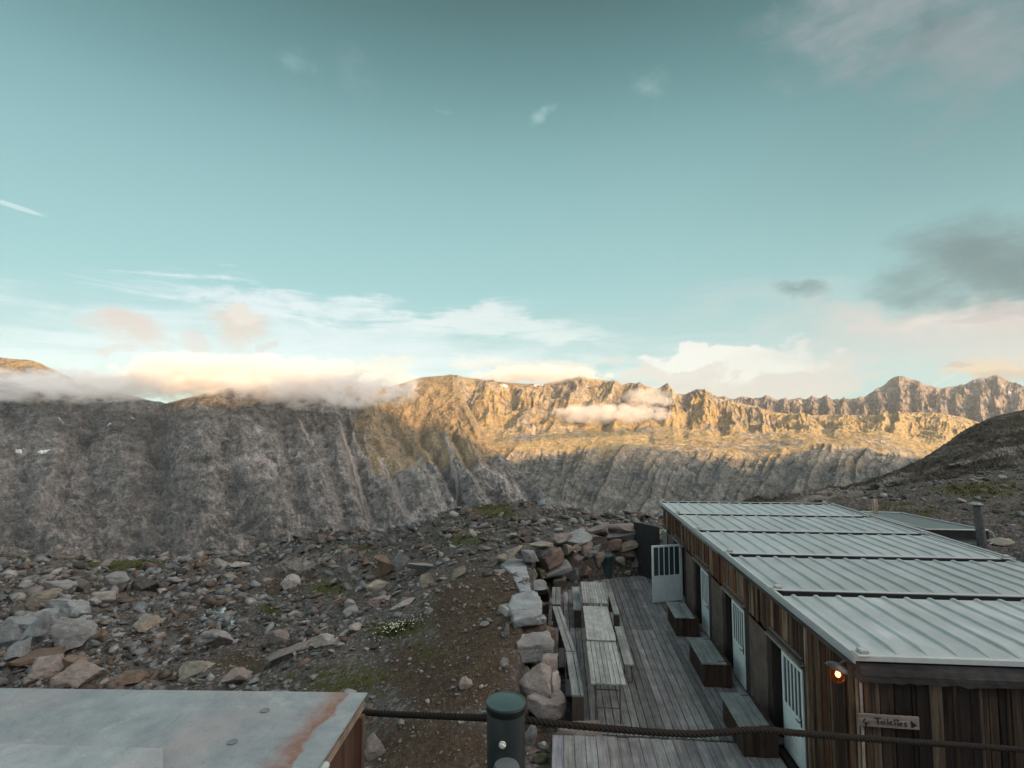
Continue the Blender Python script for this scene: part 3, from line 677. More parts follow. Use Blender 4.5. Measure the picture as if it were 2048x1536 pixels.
# grass and moss tufts
def tufts(name, n, seed):
    r = np.random.default_rng(seed)
    px = r.uniform(-40, 2100, n); rad = np.exp(r.uniform(math.log(7.5), math.log(60), n)); a = np.arctan2((px-CX)/F, 1)-yaw
    x = np.sin(a)*rad; y = np.cos(a)*rad; _, _, g, d, s = zones(x, y)
    cl = ~((x > -.95) & (x < 12.3) & (y > 6.2) & (y < 20.9)) | ((y < 9.5) & (x < -.35))
    k = (r.uniform(size=n) < np.clip((g-.3)*1.8, 0, 1)) & cl; x, y, rad = x[k], y[k], rad[k]; z = gzi(x, y)
    m = len(x); B_ = 7; V = np.zeros((m, B_, 3, 3)); h = (rad*.0034).clip(.035, .18)
    for b in range(B_):
        an = r.uniform(0, 6.28, m); hh = h*r.uniform(.5, 1.3, m); w = hh*.22; lean = r.uniform(.2, 1.1, m)*hh; ox = r.normal(size=m)*h*.6; oy = r.normal(size=m)*h*.6
        c_, s_ = np.cos(an), np.sin(an)
        V[:, b, 0] = np.c_[x+ox-s_*w, y+oy+c_*w, z-.01]; V[:, b, 1] = np.c_[x+ox+s_*w, y+oy-c_*w, z-.01]; V[:, b, 2] = np.c_[x+ox+c_*lean, y+oy+s_*lean, z+hh*.9]
    V = V.reshape(-1, 3); Fc = np.arange(len(V)).reshape(-1, 3)
    pal = np.array([(.06, .06, .026), (.085, .075, .036), (.105, .085, .045), (.045, .05, .022)])
    c = pal[r.integers(4, size=m)]*r.uniform(.7, 1.3, (m, 1)); c = np.repeat(c, B_*3, axis=0)
    o = link(name, mesh_np(name, V, Fc, c), M['leaf']); tag(o, kind='stuff')
t_ = NT('leaf'); M['leaf'] = t_.out(t_.attr(), .9, 0, None, .1)
tufts('grass', 40000, 77)
#TUFTS

# ------------------------------------------------------------------ boulders one can point at
BL = [(52, 1298, 66, 46, 'blue', 'flat-topped blue-grey boulder, front left of the boulder pile by the grey scree', 25, .8),
      (118, 1303, 84, 50, 'grey', 'broad rounded grey boulder with a brown underside, front right of the boulder pile', -8, .4),
      (10, 1300, 44, 42, 'blue', 'blue-grey boulder cut by the left edge of the photo beside a flat-topped one', 60, .5),
      (18, 1330, 50, 34, 'blue', 'low bluish boulder at the left edge just above a long slab', 10, .6),
      (66, 1222, 72, 28, 'tan', 'tilted tan slab boulder with a pointed left end, resting above the pile', 24, .9),
      (118, 1240, 66, 38, 'blue', 'large blue-grey boulder right of the tilted tan slab', -10, .5),
      (70, 1252, 50, 28, 'grey', 'small ridged grey boulder in the middle of the pile', 15, .5),
      (26, 1265, 54, 20, 'blue', 'low dark bluish boulder left of centre in the pile', 0, .6),
      (20, 1244, 34, 26, 'dark', 'dark boulder at the left edge under the tilted tan slab', 0, .4),
      (98, 1196, 66, 26, 'grey', 'flat grey boulder with a mossy top behind the tilted tan slab', 4, .7),
      (152, 1190, 42, 26, 'dark', 'dark grey rounded boulder on the ridge of the boulder pile', 0, .4),
      (218, 1184, 62, 32, 'grey', 'pale rounded boulder half hidden in the ridge of boulders above the scree', 0, .3),
      (270, 1190, 60, 34, 'dark', 'wide dark grey boulder at the right end of the boulder ridge', 5, .4),
      (206, 1210, 44, 22, 'pale', 'pale wedge boulder above a strip of moss', -12, .7),
      (178, 1216, 36, 18, 'grey', 'long low grey boulder left of the pale wedge', 8, .7),
      (70, 1366, 78, 42, 'pink', 'brown-pink block in front of the slab, near the metal counter', 15, .8),
      (130, 1352, 60, 34, 'brown', 'dark brown block to the right of the brown-pink one', 0, .9),
      (150, 1376, 80, 40, 'pink', 'pinkish split boulder right behind the metal counter edge', -5, .8),
      (46, 1346, 110, 20, 'brown', 'long low brown slab with a pale upper edge, at the far left', 8, .9),
      (278, 1270, 56, 28, 'tan', 'flat reddish tan boulder in the middle of the grey scree', 0, .8),
      (196, 1288, 28, 22, 'brown', 'smooth round brown boulder on the scree', 0, .2),
      (418, 1302, 72, 36, 'grey', 'large mossy grey boulder with a flat top, below the wet patch', -2, .8),
      (256, 1372, 60, 24, 'brown', 'mossy brown flat rock at the counter edge', 0, .7),
      (370, 1360, 80, 30, 'tan', 'greenish tan ledge rock beside a brown hollow', 20, .9),
      (460, 1376, 62, 32, 'pink', 'pinkish boulder just behind the counter, right of the brown hollow', 20, .6),
      (576, 1180, 58, 30, 'pale', 'pale tipped-up boulder lying on brown earth below the outcrop', 28, .6),
      (432, 1142, 26, 24, 'pale', 'bright white-grey boulder at the head of the scree', 30, .5),
      (470, 1140, 46, 14, 'pale', 'low pale flat boulder right of the bright one', 0, .7),
      (388, 1170, 30, 18, 'grey', 'angular grey boulder on the upper edge of the scree', 0, .7),
      (348, 1172, 30, 16, 'grey', 'flatter grey boulder left of the angular one at the top of the scree', 0, .6),
      (640, 1090, 30, 18, 'dark', 'dark squared block on top of the rock outcrop', 0, .9),
      (768, 1156, 44, 50, 'brown', 'upright pointed brown boulder on the knoll', 0, .3),
      (800, 1140, 50, 34, 'grey', 'rounded grey-brown boulder behind the pointed brown one', 0, .4),
      (845, 1148, 78, 20, 'grey', 'long flat grey-green slab lying on stones', -3, .9),
      (856, 1176, 34, 32, 'tan', 'upright tan rounded boulder under the long slab', 0, .4),
      (918, 1158, 40, 26, 'tan', 'tan pointed boulder leaning up to the right near the earth bank', 28, .6),
      (750, 1184, 50, 24, 'tan', 'light tan boulder with a sloping face in front of the pointed brown one', 10, .6),
      (700, 1236, 44, 18, 'grey', 'grey slab tilted among pink stones above the earth ridge', 25, .8),
      (672, 1214, 54, 16, 'red', 'long reddish-brown slab leaning up the bank', 40, .9),
      (756, 1212, 46, 18, 'pink', 'pink squared block with a white top edge', 6, .95),
      (806, 1214, 50, 12, 'pale', 'thin pale slab right of the pink squared block', 30, .9),
      (706, 1268, 34, 18, 'pale', 'pale trapezoid boulder half sunk in the brown ridge', 0, .7),
      (646, 1300, 60, 24, 'pale', 'pale cracked slab at the edge of the brown grass', 10, .8),
      (560, 1330, 110, 22, 'pink', 'long pink split slab running up the slope', 28, .95),
      (548, 1292, 46, 30, 'pink', 'rounded pink boulder at the right side of the scree', 20, .4),
      (586, 1236, 26, 16, 'pale', 'small smooth pale boulder beside a tuft of dark moss', 0, .3),
      (748, 1526, 56, 44, 'pink', 'pink pointed rock under the rope, beside the brown panel of the counter', -20, .5),
      (928, 1384, 28, 28, 'pink', 'pinkish round stone on the dark earth left of the green post', 0, .3),
      (1007, 1341, 18, 26, 'pale', 'smooth white-grey egg-shaped stone on the dark bank', 10, .2),
      (970, 1258, 22, 20, 'grey', 'round grey stone high on the earth bank near the big wall slabs', 0, .3),
      (1012, 1280, 13, 34, 'grey', 'narrow grey stone standing upright in the bank', 0, .4),
      (1058, 1496, 30, 52, 'grey', 'egg-shaped grey boulder touching the right side of the green post', -15, .3),
      (1088, 1506, 24, 26, 'pale', 'small pale lumpy stone between the grey boulder and the lower deck', 0, .4),
      (1085, 1535, 32, 28, 'moss', 'dark round greenish stone at the bottom left corner of the lower deck', 0, .3),
      (1066, 1512, 34, 10, 'red', 'small flat red stone below the egg-shaped grey boulder', 0, .7),
      (1966, 1104, 40, 12, 'pink', 'long pinkish flat rock behind the shed', 10, .8), (2010, 1092, 44, 14, 'tan', 'tan flat rock on the slope at the right edge behind the shed', 10, .8),
      (1929, 1006, 14, 6, 'pale', 'small pale stone on the green slope left of the stove pipe cap', 0, .5)]
for i, (px, py, w, h, c, lab, rz, bx) in enumerate(BL):
    p = hit(px, py-1); d = float((p-CAM)@fh); k = d/F*math.hypot(1, (px-CX)/F)*.98
    sw, sh = w*k*1.04, h*k*1.04
    o = make_rock('boulder' if w > 24 else 'stone', (p[0]+.0, p[1]+sw*.22, p[2]+sh*.33), (sw, sw*.62, sh*1.12), (random.uniform(-.15, .15), -R(rz)*.75, yaw+random.uniform(-.2, .2)), c, 400+i, 5 if w > 45 else 4, bx, 15, rough=.13)
    tag(o, lab, 'boulder' if w > 24 else 'stone', 'loose boulders and stones')

# ------------------------------------------------------------------ dry stone wall
wall = empty('stone_wall', (-.7, 13, 0), 'curved dry stone wall of large pink and grey blocks around the terrace with the tables', 'wall')
cnt = [0]
def wst(c, size, rot=(0, 0, 0), col='grey', boxy=.95, cuts=5, rough=.08):
    cnt[0] += 1
    return make_rock('stone', c, size, rot, col, 900+cnt[0], 4, boxy, cuts, wall, rough)
def capst(px, py, z, sx, sy, sz, rz, col, tilt=(0, 0), boxy=.9):
    z += .1; p = onz(px, py, z)+np.array([0, .12, 0]); sz += .12; wst((p[0], p[1], z-sz/2), (sx*1.2, sy*1.34, sz), (tilt[0], tilt[1], R(rz)), col, boxy, 4)
def slab(poly, z, th, col, zs=None, dz=.03):
    cnt[0] += 1; sd_ = cnt[0]*3.7
    q = [960+u/3.84 for u, v in poly], [1000+v/3.84 for u, v in poly]
    top = [onz(a, b, z if zs is None else zs[i]) for i, (a, b) in enumerate(zip(*q))]
    cc_ = sum(top)/len(top)
    bm = bmesh.new(); tv = [bm.verts.new(Vector(p)) for p in top]; bv = [bm.verts.new(Vector(cc_+(p-cc_)*.94)-Vector((0, 0, th))) for p in top]
    n = len(tv); bm.faces.new(tv); bm.faces.new(bv[::-1])
    for i in range(n): bm.faces.new((tv[i], bv[i], bv[(i+1) % n], tv[(i+1) % n]))
    bmesh.ops.recalc_face_normals(bm, faces=bm.faces)
    bmesh.ops.bevel(bm, geom=bm.edges[:], offset=.014, segments=1, affect='EDGES')
    bmesh.ops.triangulate(bm, faces=bm.faces); 
    for _ in range(4):
        long_ = [e for e in bm.edges if e.calc_length() > .07]
        if not long_: break
        bmesh.ops.subdivide_edges(bm, edges=long_, cuts=1); bmesh.ops.triangulate(bm, faces=bm.faces)
    for v in bm.verts:
        p = v.co*3.2+Vector((sd_, 0, 0)); k = mnoise.noise_vector(p)*.034+mnoise.noise_vector(p*3.1)*.022+mnoise.noise_vector(p*8)*.009
        st = math.sin(v.co.z*38+mnoise.noise(p)*5)*.006
        v.co += Vector((k.x+st, k.y+st, k.z*.7))
    V = np.array([v.co[:] for v in bm.verts])-np.array(wall.location); bm.verts.index_update(); Fc = np.array([[v.index for v in f.verts] for f in bm.faces]); bm.free()
    link('stone', mesh_np('stone', V, Fc, np.tile(np.array(PAL[col])*random.uniform(.95, 1.1), (len(V), 1))), M['rock'], wall)
slab([(160, 490), (215, 455), (315, 448), (350, 490), (378, 592), (330, 597), (240, 555)], 1.02, .3, 'blue')
slab([(315, 440), (410, 408), (428, 470), (360, 480), (330, 455)], 1.0, .26, 'grey')
slab([(250, 588), (345, 592), (382, 640), (392, 692), (310, 702), (290, 650)], 1.0, .26, 'blue')
slab([(215, 795), (245, 728), (420, 690), (468, 750), (474, 860), (400, 893), (255, 915)], 1.04, .22, 'blue')
slab([(255, 912), (400, 893), (474, 868), (506, 890), (508, 905), (255, 940)], .93, .14, 'blue')
slab([(252, 925), (300, 880), (500, 880), (512, 908), (380, 925), (252, 948)], .84, .34, 'red')
slab([(268, 1078), (290, 1030), (520, 1000), (566, 1072), (562, 1118), (420, 1112), (285, 1125)], .72, .36, 'grey')
slab([(285, 1382), (380, 1300), (470, 1250), (552, 1250), (548, 1488), (430, 1468), (340, 1425)], .5, .26, 'pink', [.34, .5, .62, .58, .36, .3, .3])
slab([(350, 1500), (440, 1470), (550, 1395), (600, 1430), (672, 1540), (600, 1580), (470, 1570)], .26, .26, 'pink')
capst(1101, 1318, .6, .28, .34, .3, 0, 'pink'); capst(1112, 1345, .4, .14, .6, .4, 0, 'pale')
capst(1100, 1262, .55, .22, .4, .5, 0, 'brown'); capst(1002, 1164, .85, .42, .3, .3, 0, 'pink', boxy=.3); capst(998, 1142, .9, .5, .35, .28, 10, 'pink', boxy=.5)
capst(1014, 1216, .9, .36, .34, .2, 20, 'pale', boxy=.4); capst(1160, 1452, .04, .62, .3, .1, 5, 'pink', boxy=.7); capst(1016, 1112, 1.0, .55, .35, .22, 15, 'tan')
# courses under the caps, facing the deck
for (y, z, sx, sy, sz, c) in ((10.6, .05, .5, .8, .3, 'brown'), (11.3, .12, .5, .7, .35, 'dark'), (12.1, .1, .55, .8, .4, 'dark'), (12.6, .38, .6, .7, .35, 'pink'), (13.2, .12, .6, .7, .42, 'brown'), (13.6, .45, .6, .8, .35, 'grey'), (14.2, .15, .6, .8, .4, 'moss'), (14.8, .45, .6, .7, .4, 'grey'), (15.4, .15, .6, .8, .4, 'moss'), (15.9, .5, .7, .6, .45, 'blue'), (16.5, .2, .7, .7, .5, 'moss')):
    wst((-.78+random.uniform(-.05, .05), y, z), (sx, sy, sz), (0, 0, random.uniform(-.2, .2)), c)
# the back wall: stones seen face-on, laid in courses along a bent line
BW = [(1130, 430, 450, 110, 15, 'blue'), (1530, 285, 270, 135, 12, 'pink'), (1810, 290, 310, 95, 0, 'pink'), (1770, 385, 400, 85, 2, 'grey'), (1440, 430, 210, 130, 10, 'pink'), (1640, 480, 210, 105, 0, 'brown'), (1860, 480, 220, 120, 5, 'tan'),
      (1275, 510, 205, 160, 15, 'pink'), (1100, 530, 150, 85, 15, 'tan'), (1000, 590, 85, 140, 0, 'tan'), (1690, 600, 390, 95, -5, 'red'), (1440, 570, 135, 115, 15, 'blue'), (1330, 640, 160, 115, 0, 'grey'),
      (750, 710, 370, 165, 18, 'red'), (1150, 690, 225, 200, 35, 'pink'), (830, 860, 390, 165, 20, 'blue'), (1470, 740, 115, 225, 5, 'tan'), (1725, 720, 120, 115, 0, 'tan'), (1900, 725, 155, 165, -15, 'pink'),
      (1280, 850, 220, 250, -40, 'brown'), (1070, 885, 190, 200, 10, 'grey'), (930, 985, 170, 135, 30, 'tan'), (1710, 850, 80, 55, 0, 'tan'), (1825, 852, 95, 55, 0, 'tan'), (540, 650, 170, 115, 0, 'grey'), (690, 600, 150, 85, 15, 'dark'),
      (835, 560, 180, 60, 5, 'red'), (690, 515, 160, 75, 0, 'tan'), (310, 610, 190, 80, 12, 'tan'), (650, 880, 100, 90, 20, 'moss'), (550, 900, 110, 130, -20, 'grey'), (640, 1040, 190, 210, -35, 'moss'), (1500, 935, 90, 50, 0, 'tan'), (960, 390, 200, 70, 10, 'pink'), (1900, 600, 120, 60, 0, 'brown'), (1620, 660, 130, 60, 0, 'dark')]
kx = np.array([-1.1, -.2, 1.0, 2.2, 3.3]); ky = np.array([16.2, 17.3, 18.75, 19.35, 19.65])
for (cx, cy, w, h, rz, c) in BW:
    px, py = 980+cx/6.827, 1020+cy/6.827; d = ray(px, py); d = d/d[1]
    Y = 18.; 
    for _ in range(12): Y = float(np.interp(d[0]*Y, kx, ky))
    X = d[0]*Y; z = H+d[2]*Y; back = max(0, z-.2)*.18; k = Y/F/6.827
    s0 = np.array([X, Y, z])*1.; ang = math.atan2(*(np.interp(X+.2, kx, ky)-np.interp(X-.2, kx, ky), .4))
    wst((X, Y+.18+back*.5, z), (w*k*1.3, .66, h*k*1.34), (0, -R(rz), ang*.75), c, .95)
# packing behind, dark joints are simply the gaps
bp = MB()
for i in range(4):
    xa, xb = kx[i], kx[i+1]; ya, yb = ky[i]+.42, ky[i+1]+.42; zt = 1.02
    bp.prism([(xa, ya, -.3), (xb, yb, -.3), (xb, yb+.5, -.3), (xa, ya+.5, -.3)], [(xa, ya+.12, zt-.25), (xb, yb+.12, zt-.2), (xb, yb+.6, zt-.2), (xa, ya+.6, zt-.25)], (.05, .04, .032))
bp.prism([(-1.25, 9.9, -.4), (-.72, 9.9, -.4), (-.72, 16.6, -.4), (-1.25, 16.6, -.4)], [(-1.25, 9.9, .0), (-.85, 9.9, .0), (-.85, 16.6, .65), (-1.25, 16.6, .65)], (.05, .04, .032))
bp.build('earth_core', M['rock'], wall)

# ------------------------------------------------------------------ timber deck
def gv(v, w=.0, t=(1, 1.03, 1.02)): return tuple(v*k*random.uniform(1-w, 1+w) for k in t)
dk = MB(); x = -.35; ks = 0
while x < 3.62:
    w = .138+random.uniform(-.01, .01); xc = x+w/2
    y0 = 9.62 if xc > .25 else (10.9 if xc > .02 else 12.1); y1 = float(np.interp(xc, [-.35, .3, 1.2, 2.6, 3.5], [16.6, 17.6, 18.9, 19.3, 19.8]))
    for (a, b) in ((y0, 14.38), (14.40, y1)):
        if b-a < .3: continue
        v = random.choice([.12, .14, .16, .175, .2, .23])
        if random.random() < .12: v = .25
        dk.box((x+.007, a, -.03), (x+w-.007, b, random.uniform(-.004, .004)), gv(v, .05, (1.02, 1.02, 1.)), jit=.0015)
    x += w
deck = dk.build('wooden_deck', M['deck']); tag(deck, 'weathered grey plank deck laid in front of the row of doors', 'deck', kind='structure')
dk = MB(); x = -.16; i = 0
while x < 3.3:
    w = .178+random.uniform(-.008, .008); v = random.choice([.17, .19, .21, .23])
    y1 = 9.5+random.uniform(-.012, .012)-(0.0 if x > .4 else .02)
    dk.box((x+.004, 6.2, .0), (x+w-.005, y1, .034+random.uniform(-.003, .003)), gv(v, .05, (1., 1., 1.01)), jit=.001); x += w
dk.box((-.18, 6.2, -.2), (-.15, 9.48, -.005), (.06, .055, .05))
lower = dk.build('front_deck', M['deck']); tag(lower, 'paler wide-board deck section nearest the viewer, butting against the main planks', 'deck', kind='structure')
jj = MB()
for y in np.arange(9.8, 16.4, .62): jj.box((.1 if y > 12 else .3, y, -.17), (3.6, y+.07, -.04), (.05, .045, .04))
for y in np.arange(6.4, 9.5, .62): jj.box((-.14, y, -.17), (3.3, y+.07, -.01), (.05, .045, .04))
tag(jj.build('deck_joists', M['dark']), kind='structure')

# ------------------------------------------------------------------ the row of huts
P0, PS = 6.9, 2.515
XR0, XR1 = 3.42, 8.93
hut = empty('hut_row', (3.6, 7, 0), 'long hut of joined cabins with ribbed grey metal roof and rough brown timber cladding', 'building')
core = MB(); core.box((3.78, 7.12, -.15), (8.8, 19.2, 2.36), (.018, .016, .014)); core.box((3.5, 7.15, -.2), (8.8, 19.3, -.1), (.03, .03, .03)); core.build('inner_wall', M['dark'], hut)
BR = [(.085, .036, .020), (.05, .024, .015), (.13, .05, .024), (.035, .022, .016), (.09, .055, .035), (.16, .10, .062), (.06, .032, .02), (.13, .065, .034)]
def clad_col(): return random.choice(BR)
# upper band and lower walls, rough slab boards
openings = [(8.6+2.57*k, 9.82+2.57*k) for k in range(5)]
cl = MB(); y = 6.98
while y < 19.45:
    w = random.choice([.045, .07, .09, .12, .14]); y1 = min(y+w, 19.45); yc = (y+y1)/2
    inop = any(a < yc < b for a, b in openings); dep_ = random.uniform(-.02, .015)
    zb = 1.70 if yc > 8.58 else .0
    if yc > 8.58 and not inop: zb = 1.64
    c = clad_col(); k = .95 if yc > 8.6 else .5
    c = tuple(q*k for q in c)
    if random.random() < .13: c = (.2, .14, .095)
    cl.box((3.535+dep_, y+.003, zb+random.uniform(-.02, .02)), (3.6, y1-.003, 2.34), c, jit=.004); y = y1
cl.build('facade_cladding', M['wood_z'], hut)
def jamb(p0, p1, c=(.022, .017, .014)):
    j_ = MB(); j_.box(p0, p1, c); j_.build('door_jamb', M['dark'], hut)
for k in range(5):
    a = 9.82+2.57*k
    if a > 19: continue
    jamb((3.52, a, -.05), (3.6, a+.16, 1.66)); jamb((3.52, min(a+1.05, 19.3), -.05), (3.6, min(a+1.35, 19.45), 1.66))
    jamb((3.605, a-1.24, -.05), (3.78, a-1.2, 1.7)); jamb((3.605, a-.02, -.05), (3.78, a, 1.7))
jamb((3.52, 8.53, -.05), (3.6, 8.6, 1.7))
for k in range(4):
    a = 9.99+2.57*k; p = MB(); p.box((3.5, a, .02), (3.525, min(a+.87, 19.4), 1.6), (.085, .062, .052))
    p.build('plywood_panel', M['dark'], hut, bevel=.003)
for k in range(5):
    a, b = openings[k]; p = MB()
    p.box((3.43, a-.04, 1.655), (3.53, min(b+.04, 19.5), 1.675), (.24, .2, .17)); p.box((3.46, a-.03, 1.675), (3.53, min(b+.03, 19.5), 1.70), (.12, .1, .09)); p.box((3.49, a, 1.74), (3.53, b, 1.765), (.15, .12, .1))
    p.build('door_lintel', M['wood_y'], hut, bevel=.002)
WH = (.55, .60, .60)
def door_leaf(parent, w=.75, h=1.55, name='door', handle_side=1):
    """leaf in local XZ, hinge at x=0; returned object takes a transform"""
    d = MB(); fr = .055
    d.box((0, -.018, 0), (w, .018, .74), WH); d.box((0, -.02, h-fr), (w, .02, h), WH); d.box((0, -.02, .74), (fr, .02, h-fr), WH); d.box((w-fr, -.02, .74), (w, .02, h-fr), WH)
    d.box((.05, -.024, .05), (w-.05, -.019, .07), tuple(k*.8 for k in WH)); d.box((.05, -.024, .66), (w-.05, -.019, .675), tuple(k*.8 for k in WH))
    d.box((.045, -.024, .05), (.06, -.019, .675), tuple(k*.8 for k in WH)); d.box((w-.06, -.024, .05), (w-.045, -.019, .675), tuple(k*.8 for k in WH))
    o = d.build(name, M['paint'], None, bevel=.003)
    g = MB(); g.box((fr, -.004, .74), (w-fr, .004, h-fr), (.035, .05, .055)); g.build('pane', M['glass'], o, world=False)
    b = MB()
    for i in range(1, 5):
        xx = fr+(w-2*fr)*i/5; b.box((xx-.012, -.016, .74), (xx+.012, .016, h-fr), WH)
    b.build('bars', M['paint'], o, world=False)
    hd = MB(); hx = w-.06 if handle_side > 0 else .06
    hd.box((hx-.02, -.03, .67), (hx+.02, -.02, .80), (.03, .03, .03)); hd.tube([(hx, -.03, .74), (hx, -.06, .74), (hx-.1*handle_side, -.06, .735)], .009, (.03, .03, .03), 8)
    hd.build('handle', M['plastic'], o, world=False)
    return o
t_ = NT('pane_glass'); c_ = t_.attr(); M['glass'] = t_.out(c_, .08, 0, None, .6)
def place(o, loc, rz):
    o.parent = hut; o.location = Vector(loc)-hut.location; o.rotation_euler = (0, 0, rz)
# leaves closed in their recess (hinge at far side, facing the deck = -X)
for k, (ya, yb) in enumerate(((8.80, 9.56), (11.40, 12.16), (13.98, 14.72))):
    o = door_leaf(hut, yb-ya, 1.52, 'door', 1); place(o, (3.6, yb, -.02), -math.pi/2)
o = door_leaf(hut, .62, 1.52, 'door', 1); place(o, (3.57, 19.72, .0), -math.pi/2)
# the one that stands wide open across the deck
o = door_leaf(hut, .93, 1.60, 'door', 1); place(o, (3.5, 16.69, .05), math.pi+math.atan2(.31, .91)); o['label'] = 'barred white door standing wide open across the deck'
fl = MB(); fl.box((3.50, 16.7, .02), (3.54, 16.76, 1.68), WH); fl.build('door_frame', M['paint'], hut)

# gable wall facing the camera
gw = MB(); x = 3.52
pat = [(.07, 1), (.13, 0), (.06, 2), (.1, 1), (.12, 2), (.07, 4), (.1, 3), (.15, 5), (.09, 3), (.12, 1), (.1, 6)]
while x < 8.8:
    w = random.choice([.05, .07, .09, .11, .14]); dd_ = random.uniform(-.02, .02)
    r_ = random.random(); c = (.085, .062, .046) if r_ < .16 else (.042, .028, .02) if r_ < .45 else (.018, .013, .011) if r_ < .92 else (.14, .115, .095)
    gw.box((x+.003, 7.0+dd_, -.2), (x+w-.003, 7.08, 2.2), c, jit=.006); x += w
gw.build('gable_cladding', M['wood_z'], hut)
bm_ = MB(); n = 60
prof = [[(XR0+.06+5.4*i/n, 6.93+random.uniform(-.012, .012), 2.17+random.uniform(-.012, .012)) for i in range(n+1)], [(XR0+.06+5.4*i/n, 6.9+random.uniform(-.01, .01), 2.27) for i in range(n+1)], [(XR0+.06+5.4*i/n, 6.94, 2.395) for i in range(n+1)], [(XR0+.06+5.4*i/n, 7.1, 2.395) for i in range(n+1)], [(XR0+.06+5.4*i/n, 7.1, 2.17) for i in range(n+1)]]
V = [p for r_ in prof for p in r_]; m_ = n+1
Fb = [(a*m_+i, a*m_+i+1, ((a+1) % 5)*m_+i+1, ((a+1) % 5)*m_+i) for a in range(5) for i in range(n)]+[tuple(a*m_ for a in range(5))[::-1], tuple(a*m_+n for a in range(5))]
bm_.poly(V, [f[::-1] if len(f) == 4 else f for f in Fb], (.05, .045, .044)); bm_.build('eave_beam', M['wood_x'], hut)
sb = MB(); 
sb.box((3.47, 6.98, 2.27), (3.54, 19.5, 2.43), (.06, .052, .05)); sb.box((3.45, 12.6, 2.3), (3.47, 16.2, 2.41), (.16, .14, .145)); sb.build('side_beam', M['wood_y'], hut, bevel=.006)
cr = MB(); cr.box((3.49, 6.97, -.1), (3.515, 6.99, 2.17), (.22, .19, .17)); cr.build('corner_strip', M['dark'], hut)
# roof: one ribbed sheet per cabin
RC = (.355, .39, .395)
for k in range(5):
    ya = P0+PS*k; yb = ya+PS; s = MB(); cols = []
    xs = []; z0 = 2.475
    nr = 16; wd = (XR1-XR0-.12)/nr
    pts = [(XR0+.04, z0)]
    for i in range(nr):
        a = XR0+.06+i*wd+wd*.5
        pts += [(a-.05, z0), (a-.02, z0+.029), (a+.02, z0+.029), (a+.05, z0)]
    pts += [(XR1-.04, z0)]
    yA, yB = ya+.07, yb-.24
    seg = 8; ys = [yA+(yB-yA)*j/seg for j in range(seg+1)]
    P = []; sl = .004
    for j, y in enumerate(ys):
        f = j/seg; 
        for (x, z) in pts: P.append((x, y, (z if j > 0 else z0)+sl*f+.004*math.sin(x*3+k)+.002*math.sin(y*7+x)))
    n = len(pts)
    Fc = [(j*n+i, j*n+i+1, (j+1)*n+i+1, (j+1)*n+i) for j in range(seg) for i in range(n-1)]
    b = len(P); P += [(x, yB, z0-.05) for (x, z) in pts]
    tint = random.uniform(.86, 1.06)
    s.poly(P, Fc+[(seg*n+i, seg*n+i+1, b+i+1, b+i) for i in range(n-1)], tuple(c*tint for c in RC))
    o = s.build('roof_sheet', M['roof'], hut)
    f = MB(); c2 = (.34, .36, .36)
    f.box((XR0, ya, 2.43), (XR1, ya+.065, 2.492), c2); f.box((XR0, ya+.065, 2.43), (XR0+.045, yb-.0, 2.496), c2); f.box((XR1-.045, ya+.065, 2.43), (XR1, yb, 2.496), c2)
    f.box((XR0-.02, ya, 2.40), (XR0, yb, 2.455), (.28, .3, .3))
    f.box((XR0+.045, yb-.035, 2.38), (XR1-.045, yb-.003, 2.488), (.02, .022, .024))
    f.box((XR0+.045, yb-.24, 2.38), (XR1-.045, yb-.002, 2.395), (.02, .022, .022))
    f.build('roof_frame', M['paint'], hut, bevel=.003)
f = MB(); f.box((XR0, P0+5*PS, 2.43), (XR1, P0+5*PS+.06, 2.50), (.34, .36, .36)); f.build('roof_frame', M['paint'], hut)
for k in range(6):
    for s_, xx in ((1, XR0), (-1, XR1)):
        c = MB(); y = P0+PS*k; a = xx if s_ > 0 else xx-.15
        c.box((a, y-.05, 2.493), (a+.15, y+.11, 2.515), (.33, .35, .34)); c.box((a+.05, y-.01, 2.515), (a+.15, y+.09, 2.56), (.30, .32, .31))
        c.build('corner_casting', M['paint'], hut, bevel=.006)
# rails along the far roof edge
f = MB(); f.tube([(9.0, 11.9, 2.50), (9.02, 19.3, 2.52)], .02, (.4, .42, .42), 8); f.tube([(9.1, 13.9, 2.47), (9.16, 17.6, 2.52)], .03, (.3, .32, .32), 8); f.box((8.94, 9, 2.3), (9.05, 19.4, 2.36), (.1, .11, .11))
f.build('roof_rail', M['paint'], hut)

# wall lamp at the corner
lp = ony(1674, 1348, 6.9)
lamp = empty('wall_lamp', tuple(lp), 'lit lamp glowing orange under a dark hood at the near corner of the roof', 'lamp')
m_ = MB(); m_.lathe((lp[0]+.01, lp[1]+.02, lp[2]+.055), [(.02, .055), (.06, .052), (.105, .03), (.122, .0), (.116, -.004), (.1, .018), (.02, .04)], (.03, .028, .026), 28, Matrix.Rotation(R(18), 3, 'Y')); m_.build('hood', M['plastic'], lamp, True)
m_ = MB(); m_.tube([(lp[0]+.03, lp[1]+.02, lp[2]+.10), (lp[0]+.1, lp[1]+.03, lp[2]+.14), (lp[0]+.2, lp[1]+.05, lp[2]+.1), (lp[0]+.24, 6.98, lp[2]+.02)], .012, (.03, .028, .026), 8); m_.build('bracket', M['plastic'], lamp, True)
t = NT('lamp_glass'); gl = t.n('ShaderNodeBsdfGlass', i_Color=(1, .6, .42), i_Roughness=.25, i_IOR=1.2); tr = t.n('ShaderNodeBsdfTransparent', i_Color=(1, .7, .5)); mx = t.n('ShaderNodeMixShader', i_0=.35); t.put(mx.inputs[1], tr); t.put(mx.inputs[2], gl)
